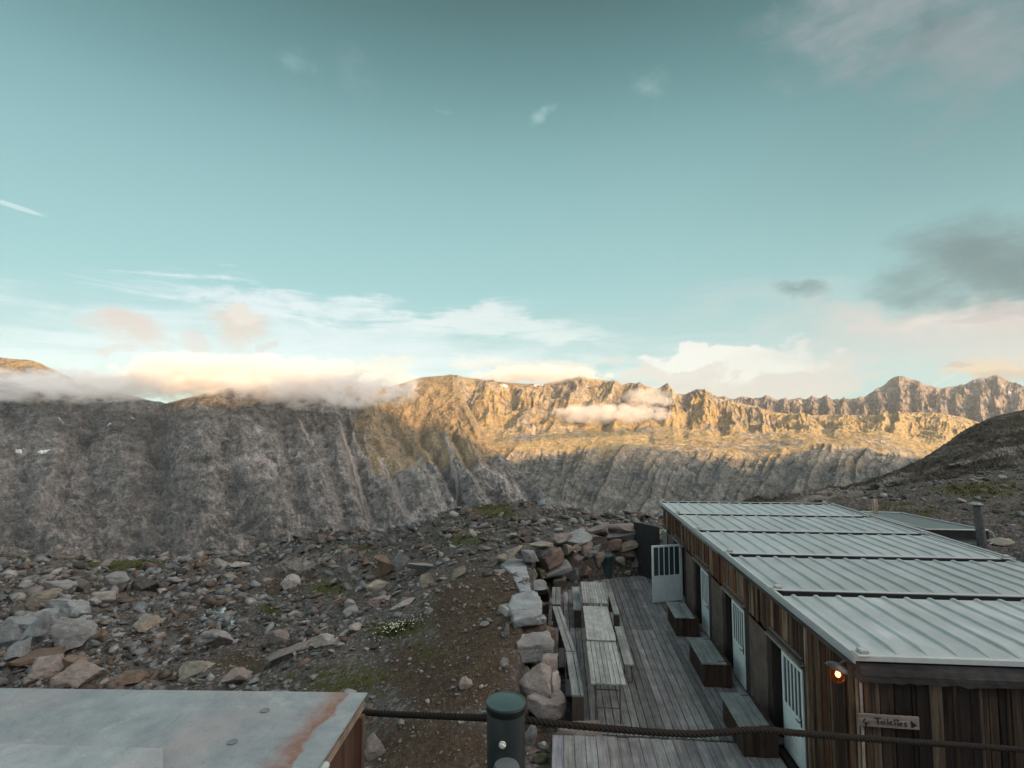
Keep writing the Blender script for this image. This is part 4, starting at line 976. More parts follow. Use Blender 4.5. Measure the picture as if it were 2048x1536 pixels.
em = t.n('ShaderNodeEmission', i_Color=(1, .22, .07), i_Strength=.012); ad = t.n('ShaderNodeAddShader'); t.put(ad.inputs[0], mx); t.put(ad.inputs[1], em); o_ = t.n('ShaderNodeOutputMaterial'); t.t.links.new(ad.outputs[0], o_.inputs[0]); M['lampglass'] = t.m
m_ = MB(); m_.lathe(tuple(lp+np.array([0, 0, -.01])), [(.01, -.085), (.045, -.078), (.072, -.05), (.084, -.015), (.084, .02), (.07, .045), (.01, .05)], (1, 1, 1), 24); m_.build('glass', M['lampglass'], lamp, True)
t = NT('bulb_glow'); em = t.n('ShaderNodeEmission', i_Color=(1, .6, .24), i_Strength=4.5); o_ = t.n('ShaderNodeOutputMaterial'); t.t.links.new(em.outputs[0], o_.inputs[0]); M['bulb'] = t.m
m_ = MB(); m_.lathe(tuple(lp+np.array([.005, -.01, 0])), [(.003, -.03), (.016, -.025), (.025, -.01), (.027, .005), (.02, .022), (.014, .04), (.003, .041)], (1, 1, 1), 16); m_.build('bulb', M['bulb'], lamp, True)
ld = bpy.data.lights.new('lamp_light', 'POINT'); ld.energy = 1.1; ld.color = (1, .45, .18); ld.shadow_soft_size = .04
lo = bpy.data.objects.new('lamp_light', ld); COL.objects.link(lo); lo.location = (lp[0]-.02, lp[1]-.16, lp[2]-.02)

# wooden TOILETTES sign
a_ = ony(1718.5, 1430, 6.93); b_ = ony(1838, 1434, 6.93); c_ = ony(1839, 1460, 6.93)
SW = b_[0]-a_[0]; SH = b_[2]-c_[2]
sign = empty('direction_sign', (a_[0], 6.93, c_[2]), 'small pink-brown wooden plank sign with hand-painted black lettering and arrow on the gable wall', 'sign')
s = MB(); n = 24
top = [(a_[0]+SW*i/n, 6.93, c_[2]+SH+.006+random.uniform(-.003, .003)-.012*i/n) for i in range(n+1)]; bot = [(a_[0]+SW*i/n, 6.93, c_[2]+.012+random.uniform(-.002, .002)-.012*i/n) for i in range(n+1)]
V = top+bot+[(p[0], 6.952, p[2]) for p in top+bot]; m_ = n+1
s.poly(V, [(i+m_, i+1+m_, i+1, i) for i in range(n)]+[(i, i+1, i+1+2*m_, i+2*m_) for i in range(n)]+[(i+m_, i+3*m_, i+1+3*m_, i+1+m_) for i in range(n)]+[(0, 2*m_, 3*m_, m_), (n, n+m_, n+3*m_, n+2*m_)], (.185, .155, .14)); s.build('plank', M['wood_x'], sign)
def px2(u, v): return (a_[0]+(u-238)/(1768-238)*SW, c_[2]+SH-(v-262)/(640-262)*SH)     # sign detail coords
ink = MB(); BK = (.008, .007, .007)
def stroke(pts, w=22, y=6.926):
    for (u0, v0), (u1, v1) in zip(pts[:-1], pts[1:]):
        L = math.hypot(u1-u0, v1-v0) or 1; nx, ny = -(v1-v0)/L*w/2, (u1-u0)/L*w/2; ex_, ey_ = (u1-u0)/L*w*.3, (v1-v0)/L*w*.3
        q = [(u0+nx-ex_, v0+ny-ey_), (u1+nx+ex_, v1+ny+ey_), (u1-nx+ex_, v1-ny+ey_), (u0-nx-ex_, v0-ny-ey_)]
        f_ = [px2(*k) for k in q]; stroke.y -= .00002
        yy = y+stroke.y
        ink.poly([(k[0], yy, k[1]) for k in f_]+[(k[0], 6.9295, k[1]) for k in f_], [(0, 1, 2, 3), (4, 7, 6, 5), (0, 4, 5, 1), (1, 5, 6, 2), (2, 6, 7, 3), (3, 7, 4, 0)], BK)
stroke.y = 0
W_ = 26
stroke([(625, 355), (780, 352)], W_); stroke([(705, 355), (712, 520)], W_+8)                                   # T
stroke([(800, 440), (782, 490), (800, 525), (838, 520), (850, 470), (835, 435), (800, 440)], 20)               # o
stroke([(890, 430), (893, 525)], 22); stroke([(885, 385), (892, 395)], 24)                                     # i
stroke([(960, 355), (962, 530)], 26)                                                                           # l
stroke([(1005, 480), (1075, 465), (1062, 425), (1020, 430), (1002, 480), (1030, 530), (1095, 520)], 19)        # e
stroke([(1105, 385), (1190, 372)], 22); stroke([(1142, 385), (1150, 545)], 24)                                  # t
stroke([(1185, 378), (1255, 385)], 22); stroke([(1212, 385), (1218, 548)], 24)                                  # t
stroke([(1255, 505), (1325, 492), (1312, 455), (1275, 455), (1252, 500), (1275, 548), (1330, 540)], 18)        # e
stroke([(1450, 450), (1385, 458), (1380, 495), (1440, 510), (1442, 550), (1370, 560)], 21)                     # s
f_ = [px2(*k) for k in ((1545, 375), (1708, 510), (1560, 600))]
ink.poly([(k[0], 6.925, k[1]) for k in f_]+[(k[0], 6.9295, k[1]) for k in f_], [(0, 1, 2), (3, 5, 4), (0, 3, 4, 1), (1, 4, 5, 2), (2, 5, 3, 0)], BK)
stroke([(340, 480), (350, 400), (385, 385), (395, 420)], 18); stroke([(365, 500), (480, 500)], 24); stroke([(400, 500), (400, 640)], 46)
ink.build('lettering', M['plastic'], sign)

# ------------------------------------------------------------------ terrace furniture
WG = (.26, .275, .265)
def plank_table(P, label, n, mat='wood_y', cv=.26):
    x0, x1, y0, y1 = P; t = empty('table', ((x0+x1)/2, (y0+y1)/2, 0), label, 'table', 'plank tables in a line on the deck')
    s = MB(); w = (x1-x0)/n
    for i in range(n):
        v = cv*random.uniform(.86, 1.12); s.box((x0+i*w+.0045, y0+random.uniform(-.006, .006), .722), (x0+(i+1)*w-.0045, y1, .75), (v, v*1.05, v*1.01))
    s.build('tabletop', M[mat], t, bevel=.003)
    for yy in (y0+.16, (y0+y1)/2, y1-.2):
        u = MB(); u.box((x0+.03, yy, .69), (x1-.03, yy+.05, .72), (.12, .115, .11)); u.build('crossbar', M['wood_x'], t)
    for yy, sg in ((y0+.22, 1), (y1-.22, -1)):
        for xx in (x0+.09, x1-.09):
            l = MB(); l.tube([(xx, yy, .70), (xx, yy-.04*sg, .0)], .013, (.06, .06, .06), 8); l.build('leg', M['plastic'], t, True)
        for k_, zz in ((.02, .25), (.03, .56)):
            l = MB(); l.tube([(x0+.09, yy-k_*sg, zz), (x1-.09, yy-k_*sg, zz)], .01, (.06, .06, .06), 8); l.build('leg_brace', M['plastic'], t, True)
    return t
plank_table((.50, 1.10, 9.78, 11.58), 'near plank table with seven boards, closest to the viewer', 7)
t2 = plank_table((.52, 1.12, 11.68, 13.75), 'middle table with a smooth one-piece top between two planked ones', 1, cv=.255)
plank_table((.54, 1.14, 14.0, 15.8), 'farthest plank table with narrow slats, near the stone wall', 9)
def bench(P, z, label, n=1, legs=(.12, .88), skew=0, box=False, cv=.22, split=None):
    x0, x1, y0, y1 = P; b = empty('bench', ((x0+x1)/2, (y0+y1)/2, 0), label, 'bench', 'benches around the tables')
    s = MB(); w = (x1-x0)/n; fr = split or [i/n for i in range(n+1)]
    for i in range(n):
        v = cv*random.uniform(.88, 1.1); a, c = x0+(x1-x0)*fr[i], x0+(x1-x0)*fr[i+1]
        s.prism([(a+.006, y0, z-.035), (c-.008, y0, z-.035), (c-.008+skew, y1, z-.035), (a+.006+skew, y1, z-.035)], [(a+.006, y0, z), (c-.008, y0, z), (c-.008+skew, y1, z), (a+.006+skew, y1, z)], (v, v*1.06, v*1.03))
    s.build('seat', M['wood_y'], b, bevel=.003)
    for f_ in legs:
        yy = y0+(y1-y0)*f_; l = MB(); sx = skew*f_
        if box: l.box((x0+.015+sx, yy-.1, 0), (x1-.015+sx, yy+.1, z-.036), (.05, .035, .028))
        else:
            l.tube([(x0+.03+sx, yy, z-.03), (x0+.02+sx, yy, .01), (x1-.02+sx, yy, .01), (x1-.03+sx, yy, z-.03)], .011, (.05, .05, .05), 6)
        l.build('leg', M['dark' if box else 'plastic'], b)
    return b
bench((1.23, 1.43, 11.28, 13.3), .45, 'single-plank bench on thin metal legs right of the middle and near tables', 1)
bench((1.30, 1.46, 14.15, 15.92), .45, 'narrow bench on a dark box foot right of the farthest table', 1, (.06, .9), box=True)
bench((.31, .52, 14.38, 16.32), .45, 'single-plank bench left of the farthest table', 1, (.06, .9), box=True)
bench((-.26, -.01, 14.77, 16.26), .45, 'short two-plank bench against the curve of the stone wall', 2, (.08, .9), box=True, cv=.17, split=[0, .45, 1])
bench((.09, .31, 11.8, 14.6), .45, 'long slanting two-plank bench between stone wall and tables', 2, (.05, .5, .95), skew=-.33, box=True, split=[0, .58, 1])
bench((.17, .40, 9.98, 11.77), .45, 'two-plank bench nearest the viewer, end on above a dark foot', 2, (.05, .93), skew=-.09, box=True, split=[0, .66, 1])
def chest(y0, y1, label, n, xr=3.46):
    c = empty('storage_box', (3.1, (y0+y1)/2, 0), label, 'storage box', 'wooden storage boxes along the doors'); xa, xb = 2.76, 3.22
    b = MB(); b.box((xa+.045, y0+.03, 0), (xb+.12, y1-.03, .44), (.05, .032, .024)); b.build('box', M['wood_z'], c, bevel=.004)
    l = MB(); w = (xb+.02-xa)/n
    for i in range(n):
        v = .21*random.uniform(.85, 1.12); l.box((xa+i*w+.002, y0-.01, .445), (xa+(i+1)*w-.002, y1, .475), (v, v*1.08, v*1.04))
    l.build('lid', M['wood_y'], c, bevel=.003)
    h = MB(); h.box((xb-.14, y0+.08, .476), (xb+.03, y0+.10, .482), (.02, .02, .02)); h.box((xb-.14, y1-.1, .476), (xb+.03, y1-.08, .482), (.02, .02, .02)); h.build('hinge', M['plastic'], c)
    h = MB(); h.tube([(xa, (y0+y1)/2-.03, .45), (xa-.03, (y0+y1)/2-.03, .43), (xa-.03, (y0+y1)/2+.03, .40), (xa, (y0+y1)/2+.03, .39)], .006, (.02, .02, .02), 6); h.build('latch', M['plastic'], c)
chest(9.1, 10.25, 'storage box nearest the viewer, wide two-board lid, half behind the rope', 2)
chest(11.42, 12.72, 'middle storage box with a four-board lid between two white doors', 4)
chest(13.98, 15.14, 'small storage box beside the open white door', 3)

# bin and dark board at the far end
bc = onz(1214.2, 1158, 0); bn = empty('litter_bin', (bc[0], bc[1]+.2, 0), 'dark green round litter bin with a lid against the stone wall', 'bin'); X, Y = bc[0], bc[1]+.2
m_ = MB(); m_.lathe((X, Y, 0), [(.18, 0), (.2, .02), (.205, .3), (.2, .32), (.2, .62), (.215, .64), (.215, .68), (.2, .7)], (.018, .04, .036), 28); m_.build('drum', M['plastic'], bn, True)
m_ = MB(); m_.lathe((X, Y, .72), [(.235, 0), (.24, .02), (.225, .05), (.14, .075), (.02, .085)], (.045, .095, .083), 28); m_.build('lid', M['plastic'], bn, True)
q0, q1 = onz(1269, 1147), onz(1306, 1159); q1 = q1+(q1-q0)*.35
bd = empty('dark_board', (q0[0], q0[1], 0), 'tall black wooden board closing the far corner between wall and hut', 'panel')
m_ = MB(); dv = (q1-q0)/np.linalg.norm(q1-q0); nv = np.array([-dv[1], dv[0], 0])*.03
m_.prism([tuple(q0), tuple(q1), tuple(q1+nv), tuple(q0+nv)], [tuple(q0+[0, 0, 1.76]), tuple(q1+[0, 0, 1.76]), tuple(q1+nv+[0, 0, 1.76]), tuple(q0+nv+[0, 0, 1.76])], (.02, .019, .019)); m_.build('board', M['dark'], bd)
m_ = MB(); m_.box((q0[0]+.05, q0[1]+.05, 0), (q0[0]+.11, q0[1]+.11, 1.7), (.03, .028, .025)); m_.build('post', M['dark'], bd)

# ------------------------------------------------------------------ shed behind the roof
sh = empty('shed', (10.6, 16, 0), 'low shed with a dark netted flat roof and pale walls behind the hut roof', 'shed')
A1, A2, A3, A4 = [onz(*p, 2.25) for p in ((1852, 1060), (1977, 1062), (1800, 1026.5), (1722, 1024.5))]
T = lambda p, z: (p[0], p[1], z)
gz0 = .2
m_ = MB(); ins = .08; cc = (A1+A2+A3+A4)/4
I = [a+(cc-a)*ins for a in (A1, A2, A3, A4)]
m_.prism([T(a, gz0) for a in I], [T(a, 2.08) for a in I], (.33, .36, .35)); m_.build('wall', M['paint'], sh)
m_ = MB(); m_.prism([T(a, 2.02) for a in (A1, A2, A3, A4)], [T(a, 2.24) for a in (A1, A2, A3, A4)], (.022, .022, .023)); m_.build('fascia', M['dark'], sh)
t = NT('netted_roof'); p = t.obj(); w1 = t.n('ShaderNodeTexWave', i_Scale=9., bands_direction='X'); t.put(w1.inputs[0], p); w2 = t.n('ShaderNodeTexWave', i_Scale=9., bands_direction='Y'); t.put(w2.inputs[0], p)
k = t.math('MAXIMUM', t.mr(w1.outputs[1], .85, .95), t.mr(w2.outputs[1], .85, .95)); nn = t.noise(p, 4, 4, .6)
M['net'] = t.out(t.mix(t.math('MULTIPLY', k, .35), t.mix(nn, (.035, .055, .055), (.075, .1, .1)), (.15, .18, .18)), .5, 0, t.bump(k, .3, .01), .4)
m_ = MB(); m_.prism([T(a, 2.242) for a in (A1, A2, A3, A4)], [T(a, 2.252) for a in (A1, A2, A3, A4)], (.1, .12, .12)); m_.build('roof', M['net'], sh)
m_ = MB(); q = [T(a, 2.27) for a in (A1, A2, A3, A4)]
for a, b in zip(q, q[1:]+q[:1]): m_.tube([a, b], .022, (.36, .38, .37), 6)
m_.build('roof_trim', M['paint'], sh)
pc = ony(1959, 1092, 13.9)
sp = empty('stove_pipe', (pc[0], 13.9, 0), 'dark metal stove pipe with a flat cap and an elbow rising beside the shed', 'chimney')
m_ = MB(); topz = ony(1952, 1012, 13.9)
m_.tube([(pc[0]-.14, 13.95, pc[2]+.05), (pc[0]-.1, 13.93, pc[2]-.06), (pc[0], 13.9, pc[2]-.08), (pc[0]+.06, 13.9, pc[2]+.03), (pc[0]+.05, 13.9, pc[2]+.2), (topz[0]+.02, 13.9, topz[2])], [.09, .095, .1, .1, .09, .085], (.07, .072, .07), 16); m_.build('pipe', M['rust'], sp, True)
m_ = MB(); m_.lathe((topz[0], 13.9, topz[2]+.03), [(.13, 0), (.14, .015), (.08, .05), (.01, .06)], (.2, .2, .19), 20); m_.tube([(topz[0], 13.9, topz[2]-.03), (topz[0], 13.9, topz[2]+.04)], .02, (.05, .05, .05), 6); m_.build('cap', M['rust'], sp, True)
pl = MB(); q = ony(1753, 1034, 17.4); q2 = ony(1752, 999, 17.4); pl.box((q[0]-.055, 17.4, -.1), (q[0]+.055, 17.5, q2[2]), (.42, .31, .23))
tag(pl.build('wooden_post', M['wood_z'], None, bevel=.004), 'pale new wooden post sticking up behind the far corner of the roof', 'post')
cb = MB(); q = [ony(*p, 14.2) for p in ((1978, 1062), (1986, 1066), (1990, 1076), (1986, 1086), (1979, 1088))]; cb.tube([tuple(k) for k in q], .012, (.45, .45, .43), 8)
tag(cb.build('cable', M['plastic'], None, True), 'short white cable loop hanging at the corner of the shed', 'cable')

# ------------------------------------------------------------------ foreground: counter, post, rope
ZC = 4.42
K1, K2 = onz(735, 1385, ZC), onz(636, 1536, ZC); K0 = onz(0, 1376, ZC)
e1 = (K1-K0)/np.linalg.norm(K1-K0); e2 = (K2-K1)/np.linalg.norm(K2-K1)
KL = K1-e1*3.2; KN = K1+e2*1.4; KLN = KL+e2*1.4
ct = empty('counter', tuple(K1*[1, 1, 0]+[0, 0, 3.55]), 'counter with a scuffed pale metal top, rusty near its right edge, over brown panels', 'counter')
t = NT('scuffed_sheet'); p = t.obj()
vr = t.n('ShaderNodeVectorMath', operation='DOT_PRODUCT'); t.put(vr.inputs[0], p); nperp = np.array([-e2[1], e2[0], 0]); nperp *= np.sign(nperp@(-e1)); vr.inputs[1].default_value = tuple(nperp)
u = vr.outputs['Value']; nz = t.noise(p, 9, 6, .65); nf = t.noise(p, 60, 5, .7); nl = t.noise(p, 2.2, 5, .6)
scr = t.noise(t.map(p, (30, 5, 5), (0, 0, .9)), 1., 4, .6)
base = t.mix(t.mr(nz, .35, .65), (.165, .195, .21), (.255, .29, .30))
base = t.mix(t.mr(nl, .5, .7, 0, .55), base, (.27, .215, .215))
base = t.mix(t.mr(nf, .62, .7, 0, .7), base, (.12, .13, .13))
fl = t.noise(p, 170, 3, .6); base = t.mix(t.mr(fl, .6, .68, 0, .55), base, (.1, .115, .12)); base = t.mix(t.mr(t.noise(p, 5, 7, .75, .8), .56, .64, 0, .4), base, (.36, .39, .385))
base = t.mix(t.mr(scr, .66, .72, 0, .5), base, (.14, .15, .155))
uu = t.math('ADD', u, t.math('MULTIPLY', t.math('SUBTRACT', nz, .5), .10))
uu = t.math('ADD', uu, t.math('MULTIPLY', t.math('SUBTRACT', nl, .5), .12))
band = t.math('MULTIPLY', t.mr(uu, .058, .072, 0, 1, True), t.mr(uu, .072, .155, 1, 0, True))
base = t.mix(t.math('MULTIPLY', band, t.mr(nf, .35, .6, .55, 1)), base, (.19, .092, .062))
base = t.mix(1., base, t.attr(), 'MULTIPLY')
M['sheet'] = t.out(base, .62, .15, t.bump(t.math('ADD', nf, t.math('MULTIPLY', scr, .8)), .5, .003), .3)
m_ = MB(); m_.prism([T(a, ZC-.004) for a in (KL, KLN, KN, K1)], [T(a, ZC) for a in (KL, KLN, KN, K1)]); m_.build('metal_sheet', M['sheet'], ct)
Kp = onz(325, 1506, ZC); Kq = Kp-e1*2.5
PS4 = [onz(*p, ZC) for p in ((-420, 1484), (325, 1506), (328, 1640), (-420, 1640))]
m_ = MB(); m_.prism([T(a, ZC+.0015) for a in PS4[::-1]], [T(a, ZC+.011) for a in PS4[::-1]], (1.22, 1.22, 1.2)); m_.build('patch_sheet', M['sheet'], ct)
def off(a, k1, k2): return a-e1*k1+e2*k2
m_ = MB()
for (dz0, dz1, i_, c) in ((-.010, -.004, .004, (.03, .03, .032)), (-.022, -.010, .012, (.012, .012, .012)), (-.028, -.022, .005, (.17, .13, .1)), (-.036, -.028, .013, (.04, .03, .025)), (-.042, -.036, .007, (.2, .155, .12)), (-.06, -.042, .016, (.05, .034, .026))):
    q = [off(KL, 0, i_), off(KLN, 0, 0), off(KN, i_, 0), off(K1, i_, i_)]
    m_.prism([T(a, ZC+dz0) for a in q], [T(a, ZC+dz1) for a in q], c)
m_.build('plywood_edge', M['dark'], ct)
m_ = MB(); i_ = .02
q = [off(KL, 0, .04), off(KLN, 0, 0), off(KN, i_, 0), off(K1, i_, .04)]
m_.prism([T(a, 3.55) for a in q], [T(a, ZC-.06) for a in q], (.075, .04, .027)); m_.build('side_panel', M['wood_z'], ct)
m_ = MB(); q = off(K1, .012, .03); m_.box((q[0]-.012, q[1]-.012, 3.55), (q[0]+.012, q[1]+.012, ZC-.05), (.1, .062, .045)); m_.build('corner_post', M['wood_z'], ct)
for (px, py) in ((530, 1421), (465, 1484)):
    q = onz(px, py, ZC+.001); m_ = MB(); m_.lathe(tuple(q), [(.012, 0), (.0125, .0012), (.0095, .0016), (.009, .0008), (.001, .0006)], (.12, .135, .14), 20); m_.build('screw', M['paint'], ct, True)
q = onz(652, 1530, ZC-.01); m_ = MB(); m_.tube([tuple(q), tuple(q+e2*.06)], .009, (.3, .34, .33), 8); m_.build('edge_clip', M['paint'], ct, True)

dP = 1.5; pt = dep(1012, 1398, dP); post = empty('railing_post', (pt[0], pt[1], 3.55), 'dark green round metal post with a domed cap, rope fixed to it, in the foreground', 'post')
m_ = MB(); r0 = .0503; m_.lathe((pt[0], pt[1], 3.55), [(r0, 0), (r0, pt[2]-3.55-.012), (r0*.96, pt[2]-3.55-.008)], (.016, .022, .024), 40); m_.build('tube', M['plastic'], post, True)
m_ = MB(); z_ = pt[2]; m_.lathe((pt[0], pt[1], z_-.018), [(r0*1.0, -.010), (r0*1.03, -.008), (r0*1.03, .006), (r0*.99, .008)], (.006, .010, .010), 40); m_.build('rim', M['plastic'], post, True)
m_ = MB(); m_.lathe((pt[0], pt[1], z_-.010), [(r0*.99, -.0005), (r0*1.035, .0), (r0*1.04, .003), (r0*1.02, .0055), (r0*.97, .0052), (r0*.95, .0038), (r0*.6, .0065), (r0*.3, .0078), (r0*.03, .008)], (.030, .060, .060), 40); m_.build('cap', M['plastic'], post, True)
q = dep(1005, 1489, dP-.052); m_ = MB(); m_.lathe(tuple(q), [(.009, -.0), (.009, .004), (.005, .0045), (.005, .009), (.001, .0095)], (.5, .5, .47), 12, Matrix.Rotation(R(90), 3, 'X')); m_.tube([tuple(q+[-.003, -.004, .004]), tuple(q+[.008, -.006, -.002])], .0025, (.55, .55, .52), 6); m_.build('bolt', M['paint'], post)
q = dep(1013, 1536, dP-.13); m_ = MB(); m_.lathe((q[0], q[1], 3.55), [(.032, 0), (.032, q[2]-3.55), (.028, q[2]-3.55+.008), (.01, q[2]-3.55+.011)], (.08, .09, .095), 28); m_.build('stub', M['plastic'], post, True)
# rope: two twisted strands following the sag seen in the photo
rp = [(690, 1421, 1.86), (735, 1425, 1.80), (800, 1429, 1.74), (880, 1432, 1.66), (975, 1436, 1.57), (1012, 1438, 1.56), (1050, 1440, 1.55), (1110, 1447, 1.55), (1180, 1454, 1.55), (1240, 1459, 1.56), (1300, 1464, 1.57), (1350, 1467, 1.58), (1395, 1468, 1.59), (1440, 1465, 1.60), (1500, 1460, 1.62), (1545, 1461, 1.64), (1590, 1466, 1.66), (1650, 1471, 1.69), (1750, 1479, 1.74), (1850, 1486, 1.79), (1950, 1493, 1.85), (2048, 1500, 1.9), (2150, 1508, 1.96)]
Q = [dep(*k) for k in rp]; path = []
for i in range(len(Q)-1):
    p0, p1, p2, p3 = Q[max(i-1, 0)], Q[i], Q[i+1], Q[min(i+2, len(Q)-1)]
    L = int(max(6, np.linalg.norm(p2-p1)/.0028))
    for j in range(L):
        f = j/L; path.append(.5*((2*p1)+(-p0+p2)*f+(2*p0-5*p1+4*p2-p3)*f*f+(-p0+3*p1-3*p2+p3)*f**3))
m_ = MB(); s_ = 0; pts = [[], [], []]
for i, p in enumerate(path):
    if i: s_ += np.linalg.norm(p-path[i-1])
    tg = path[min(i+1, len(path)-1)]-path[max(i-1, 0)]; tg = tg/np.linalg.norm(tg); a = np.cross(tg, [0, 0, 1]); a /= np.linalg.norm(a); b = np.cross(tg, a)
    for k in range(3):
        an = s_*150+k*2.094; pts[k].append(tuple(p+(a*math.cos(an)+b*math.sin(an))*.0044))
for k in range(3): m_.tube(pts[k], .0054, (.045, .034, .026), 7)
t = NT('rope_fibre'); p = t.obj(); n_1 = t.noise(p, 400, 3, .7); c = t.mix(n_1, (.010, .009, .008), (.034, .028, .024)); M['rope'] = t.out(c, .95, 0, t.bump(n_1, .6, .002), .1)
tag(m_.build('rope', M['rope'], None, True), 'thick dark twisted rope running from the counter past the green post to the right edge', 'rope')
tr_ = MB(); tr_.box((-4, -3, 3.35), (5, 1.95, 3.55), (.12, .12, .11)); tag(tr_.build('terrace', M['dark']), kind='structure')

# small flowering plant on the bank
fp = hit(790, 1262); fl_ = empty('flowering_plant', tuple(fp), 'clump of small white flowers growing on the brown bank', 'plant')
lf = MB(); ff = MB()
for i in range(260):
    a = random.uniform(0, 6.28); r_ = abs(random.gauss(0, .26)); x, y = fp[0]+r_*math.cos(a)*1.5, fp[1]+r_*math.sin(a); z = float(gzi(x, y)[0]); h = random.uniform(.06, .2)
    b = random.uniform(0, 6.28); w = .018
    lf.poly([(x-w*math.sin(b), y+w*math.cos(b), z), (x+w*math.sin(b), y-w*math.cos(b), z), (x+h*.5*math.cos(b), y+h*.5*math.sin(b), z+h)], [(0, 1, 2)], (.045, .06, .025))
    if i < 110:
        zz = z+h*.9+.02; s_ = random.uniform(.012, .022); xx, yy = x+random.gauss(0, .03), y+random.gauss(0, .03)
        ff.poly([(xx+s_*math.cos(k*1.257), yy+s_*math.sin(k*1.257), zz+.006*(k % 2)) for k in range(5)]+[(xx, yy, zz-.01)], [(0, 1, 2, 3, 4), (0, 5, 1), (1, 5, 2), (2, 5, 3), (3, 5, 4), (4, 5, 0)], (.5, .52, .44))
lf.build('leaves', M['leaf'], fl_); ff.build('flowers', M['leaf'], fl_)
# pale glacial puddle between the scree stones
G_ = 14; wq = [[hit(402+70*i/G_, 1212+62*j/G_) for i in range(G_+1)] for j in range(G_+1)]
t = NT('meltwater'); M['water'] = t.out((.22, .30, .29), .12, 0, t.bump(t.noise(t.pos(), 6, 3, .5), .15, .02), .5)
m_ = MB(); m_.poly([(q[0], q[1], q[2]+.012+.05*(math.sin(q[0]*9)*math.cos(q[1]*5))) for r_ in wq for q in r_], [(j*(G_+1)+i, j*(G_+1)+i+1, (j+1)*(G_+1)+i+1, (j+1)*(G_+1)+i) for j in range(G_) for i in range(G_) if math.hypot((i-G_/2+.5)/(G_/2), (j-G_/2+.5)/(G_/2)) < 1-.25*random.random()], (1, 1, 1)); tag(m_.build('water', M['water']), kind='structure')

# ------------------------------------------------------------------ ridge behind the viewer: it shades the valley in the evening
SAZ, SEL = R(146), R(14.5)          # sun: clockwise from the view heading, elevation
def comp(a): return fh*math.cos(a)+rt*math.sin(a)
sd = comp(SAZ)*math.cos(SEL)+np.array([0, 0, math.sin(SEL)])
sh_ = comp(SAZ); uh = np.array([-sh_[1], sh_[0], 0])*-1
if uh@fh < 0: uh = -uh
SO = 2600.
def surf(Pg, PXg, px, py):
    """point on a massif seen at px,py (first surface from the front)"""
    j = int(np.clip(np.searchsorted(PXg[0], px), 0, PXg.shape[1]-1)); col = Pg[:, j]; _, yy = proj(col)
    best = None; cur = 1e9
    for i in range(len(yy)):
        if yy[i] < cur:
            if cur >= py >= yy[i]: return col[i]
            cur = yy[i]
    return None
shade = [(-200, 760, 'A'), (0, 756, 'A'), (60, 752, 'A'), (100, 757, 'A'), (150, 775, 'A'), (250, 800, 'A'), (345, 822, 'A'), (420, 812, 'A'), (520, 806, 'A'), (600, 802, 'A'), (650, 800, 'A'), (700, 804, 'A'), (740, 806, 'A'), (780, 826, 'A'), (805, 846, 'A'), (832, 866, 'A'), (848, 843, 'A'), (880, 856, 'A'), (920, 874, 'A'), (960, 893, 'A'), (985, 907, 'A'), (1010, 925, 'A'),
         (1080, 913, 'B'), (1150, 905, 'B'), (1190, 894, 'B'), (1240, 888, 'B'), (1300, 892, 'B'), (1350, 900, 'B'), (1400, 918, 'B'), (1450, 932, 'B'), (1500, 948, 'B'), (1540, 925, 'B'), (1600, 903, 'B'), (1660, 900, 'B'), (1720, 898, 'B'), (1790, 912, 'B'), (1840, 916, 'B')]
prof = []
for px, py, w in shade:
    p = surf(*((PA, PXA) if w == 'A' else (PB, PXB)), px, py)
    if p is None:
        p = dep(px, py, 2800 if w == 'A' else 3500)
    prof.append((float(p@uh), float(p[2]+math.tan(SEL)*(SO-p@sh_)), px))
prof.sort(); print('shade profile', [(round(a), round(b), c) for a, b, c in prof])
uu_ = np.array([a for a, b, c in prof]); hh_ = np.array([b for a, b, c in prof])
ug = np.linspace(-2600, 4700, 400)
hg = np.interp(ug, uu_, hh_); near = hh_[0]
hg = np.where(ug < uu_[0], near+40*np.sin(ug*.004), hg); hg = np.where(ug > uu_[-1], hh_[-1]-(ug-uu_[-1])*.9, hg)
V = []; rows = [(-900, 0.), (-500, .45), (-180, .8), (0, 1.), (200, .75), (700, .3), (1200, 0.)]
for (off_, k) in rows:
    for u_, h_ in zip(ug, hg):
        q = sh_*(SO-off_*-1)+uh*u_; V.append((q[0], q[1], max(-450, -400+(h_+400)*k)+(0 if k in (0., 1.) else 60*mnoise.noise(Vector((u_*.004, off_*.01, 0))))))
n = len(ug); Fc = [(j*n+i, j*n+i+1, (j+1)*n+i+1, (j+1)*n+i) for j in range(len(rows)-1) for i in range(n-1)]
rg = link('mountain_ridge', mesh_np('mountain_ridge', np.array(V), np.array(Fc), np.zeros((len(V), 3))), M['mtA']); tag(rg, kind='structure')

